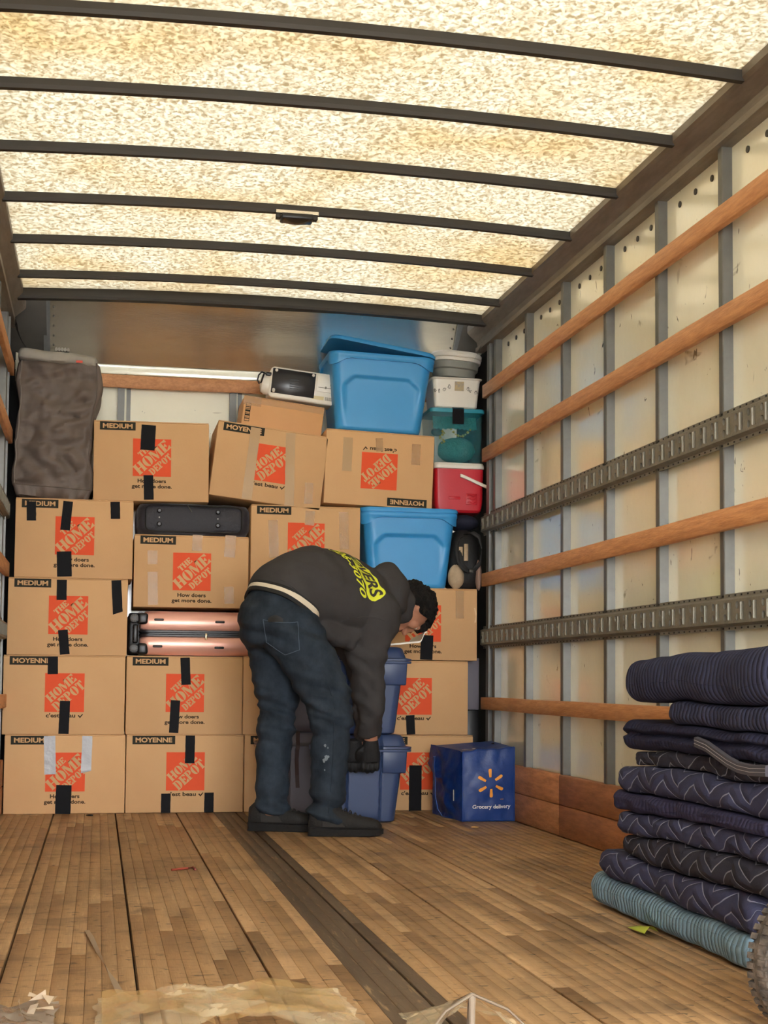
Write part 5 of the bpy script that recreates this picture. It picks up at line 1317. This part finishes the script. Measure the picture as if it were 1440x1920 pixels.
# side seam and turned hems
child('side_seam', MB().tube([on_jeans(*q, .001) for q in ((600, 1250), (618, 1290), (628, 1330), (626, 1380), (624, 1430), (620, 1480), (616, 1525))], .002, 6).mesh('side_seam', smooth=True), M['denim'], jeans)
sp2 = MB()
for px_, py_, r_ in ((610, 1398, 2.0), (612, 1421, 3.6), (608, 1426, 2.6), (615, 1402, 1.2), (609, 1444, 1.2), (616, 1419, 1.6)):
    o_ = [on_jeans(px_+r_*math.cos(a*pi/5)*(1+1.2*nz((a*.9, px_, 1))), py_+1.5*r_*math.sin(a*pi/5), .003) for a in range(10)]; sp2.add(o_, [tuple(range(10))])
child('paint_smears', sp2.mesh('paint_smears'), mat('pale_smear', '#6a747a', .9), jeans)
# belt line: a cream shirt hem and a black waistband show under the sweatshirt
W_ax = (at(548, 1102, 6.0)-at(516, 1157, 5.96)).normalized()
def waist_ring(c, ra, rb, w):
    d = W_ax; x = (Hm*.9+Lm*.1); x = (x-d*x.dot(d)).normalized(); y = d.cross(x); rings = []
    for s_, g in ((-.5, 0), (.5, .001), (.5, -.010), (-.5, -.010)):
        rings.append([c+d*w*s_+(x*(ra+g)*math.cos(2*pi*k/48)+y*(rb+g)*math.sin(2*pi*k/48))*(1+.02*math.sin(k*.8)) for k in range(48)])
    return MB().loft(rings, closed=True)
wc = at(529, 1135, 5.972)
child('shirt_hem', waist_ring(wc, .181, .153, .022).mesh('shirt_hem', smooth=True, angle=.6), mat('cream_shirt', '#cfc4ae', .85))
child('black_hem', waist_ring(wc-W_ax*.017, .1785, .151, .020).mesh('black_hem', smooth=True, angle=.6), mat('black_band', '#141414', .8))
child('black_hem', waist_ring(wc+W_ax*.012, .1815, .154, .012).mesh('black_hem', smooth=True, angle=.6), bpy.data.materials['black_band'])
# ---- shoes
M['shoe'] = mat('black_shoe', '#121111', .8, var=.4, vscale=30, col2='#1d1b1a', bump=.3, bscale=120); M['sole'] = mat('black_sole', '#0e0d0d', .9, bump=.3, bscale=80); M['lace'] = mat('grey_lace', '#2c2a28', .9)
def shoe(heel, toe):
    d = Vector((toe.x-heel.x, toe.y-heel.y, 0)); Ls = .298; d.normalize(); y = Vector((-d.y, d.x, 0)); o = Vector((heel.x, heel.y, 0))
    P_ = lambda a, l, z: o+d*a+y*l+Vector((0, 0, z))
    # (distance from heel, half width, top height)
    prof = [(-.004, .018, .055), (.000, .032, .100), (.025, .041, .124), (.07, .043, .130), (.105, .043, .124), (.135, .044, .106), (.17, .047, .090), (.21, .050, .080), (.25, .047, .074), (.28, .034, .064), (.296, .014, .045)]
    b = MB(); rings = []
    for a, w, h in prof:
        rings.append([P_(a, w*math.copysign(abs(math.cos(t))**.7, math.cos(t))*(1 if math.sin(t) < .3 else .96), .022+(h-.022)*(.5+.5*math.copysign(abs(math.sin(t))**.75, math.sin(t)))) for t in [2*pi*k/20 for k in range(20)]])
    b.loft(rings); sh = child('shoe', b.mesh('shoe', smooth=True, angle=1.0), M['shoe'])
    b = MB(); rings = []
    for a, w, h in [(-.006, .020, 0), (.002, .034, 0), (.03, .042, 0), (.10, .040, 0), (.16, .046, 0), (.21, .051, 0), (.25, .048, .001), (.285, .034, .004), (.303, .014, .010)]:
        zt = .030 if a > .05 else .036
        rings.append([P_(a, -w, h+.004), P_(a, -w*.95, h+.001), P_(a, w*.95, h+.001), P_(a, w, h+.004), P_(a, w*.97, zt), P_(a, -w*.97, zt)])
    child('sole', b.loft(rings).mesh('sole', smooth=True, angle=.6), M['sole'], sh)
    for i in range(5):
        a = .120+.020*i; h = .117-.009*i
        child('lace', MB().tube([P_(a-.004, -.036, h-.022), P_(a, -.02, h-.002), P_(a+.006, 0, h+.004), P_(a+.010, .02, h-.002), P_(a+.012, .036, h-.022)], .0028, 6).mesh('lace', smooth=True), M['lace'], sh)
    child('side_panel', MB().grid(lambda u, v: P_(.055+.09*u, -.0425-.002*math.sin(pi*u), .04+.035*v*(1-.3*u)), 8, 4).mesh('side_panel', smooth=True), M['lace'], sh)
    return sh
shoe(Vector((atz(579, 1566, 0).x, 5.855, 0)), Vector((1.15, 5.80, 0)))
shoe(Vector((atz(468, 1557, 0).x, 6.085, 0)), Vector((.93, 6.00, 0)))

# ---- gloves: palm, four curled fingers of unequal length and a thumb
M['glove'] = mat('black_glove', '#0e0e10', .7, bump=.3, bscale=150)
def glove(w, e_, s, name):
    b = MB(); d = Vector((.03, .22, -1)).normalized(); side = Vector((1, -.08, 0)).normalized(); fw = d.cross(side)*-1
    if fw.y < 0: fw = -fw
    k0 = w+d*.092
    sweep(b, [w-d*.006, w+d*.02, w+d*.06, k0], [(.033, .026), (.036, .026), (.043, .022), (.043, .018)], side, 16)
    for i, (off, L_) in enumerate(((.031, .070), (.011, .080), (-.010, .076), (-.030, .060))):
        p = k0+side*off*s
        q1_ = p+d*L_*.40-fw*.006; q2_ = q1_+d*L_*.22+fw*L_*.30; q3_ = q2_-d*L_*.10+fw*L_*.30
        sweep(b, [p-d*.02, p, q1_, q2_, q3_], [.0105, .0112, .0106, .0100, .0085], side, 10)
    t0 = w+d*.030+side*.030*s
    sweep(b, [t0, t0+side*.022*s+d*.018, t0+side*.026*s+d*.045+fw*.010, t0+side*.016*s+d*.068+fw*.024], [.015, .014, .0125, .010], fw, 10)
    return child(name, fuse(name, b, .0032, 2), M['glove'])
glove(wrR+Vector((.0, -.004, -.014)), elR, -1, 'glove'); glove(wrL+Vector((-.062, .0, -.012)), elL, 1, 'glove')
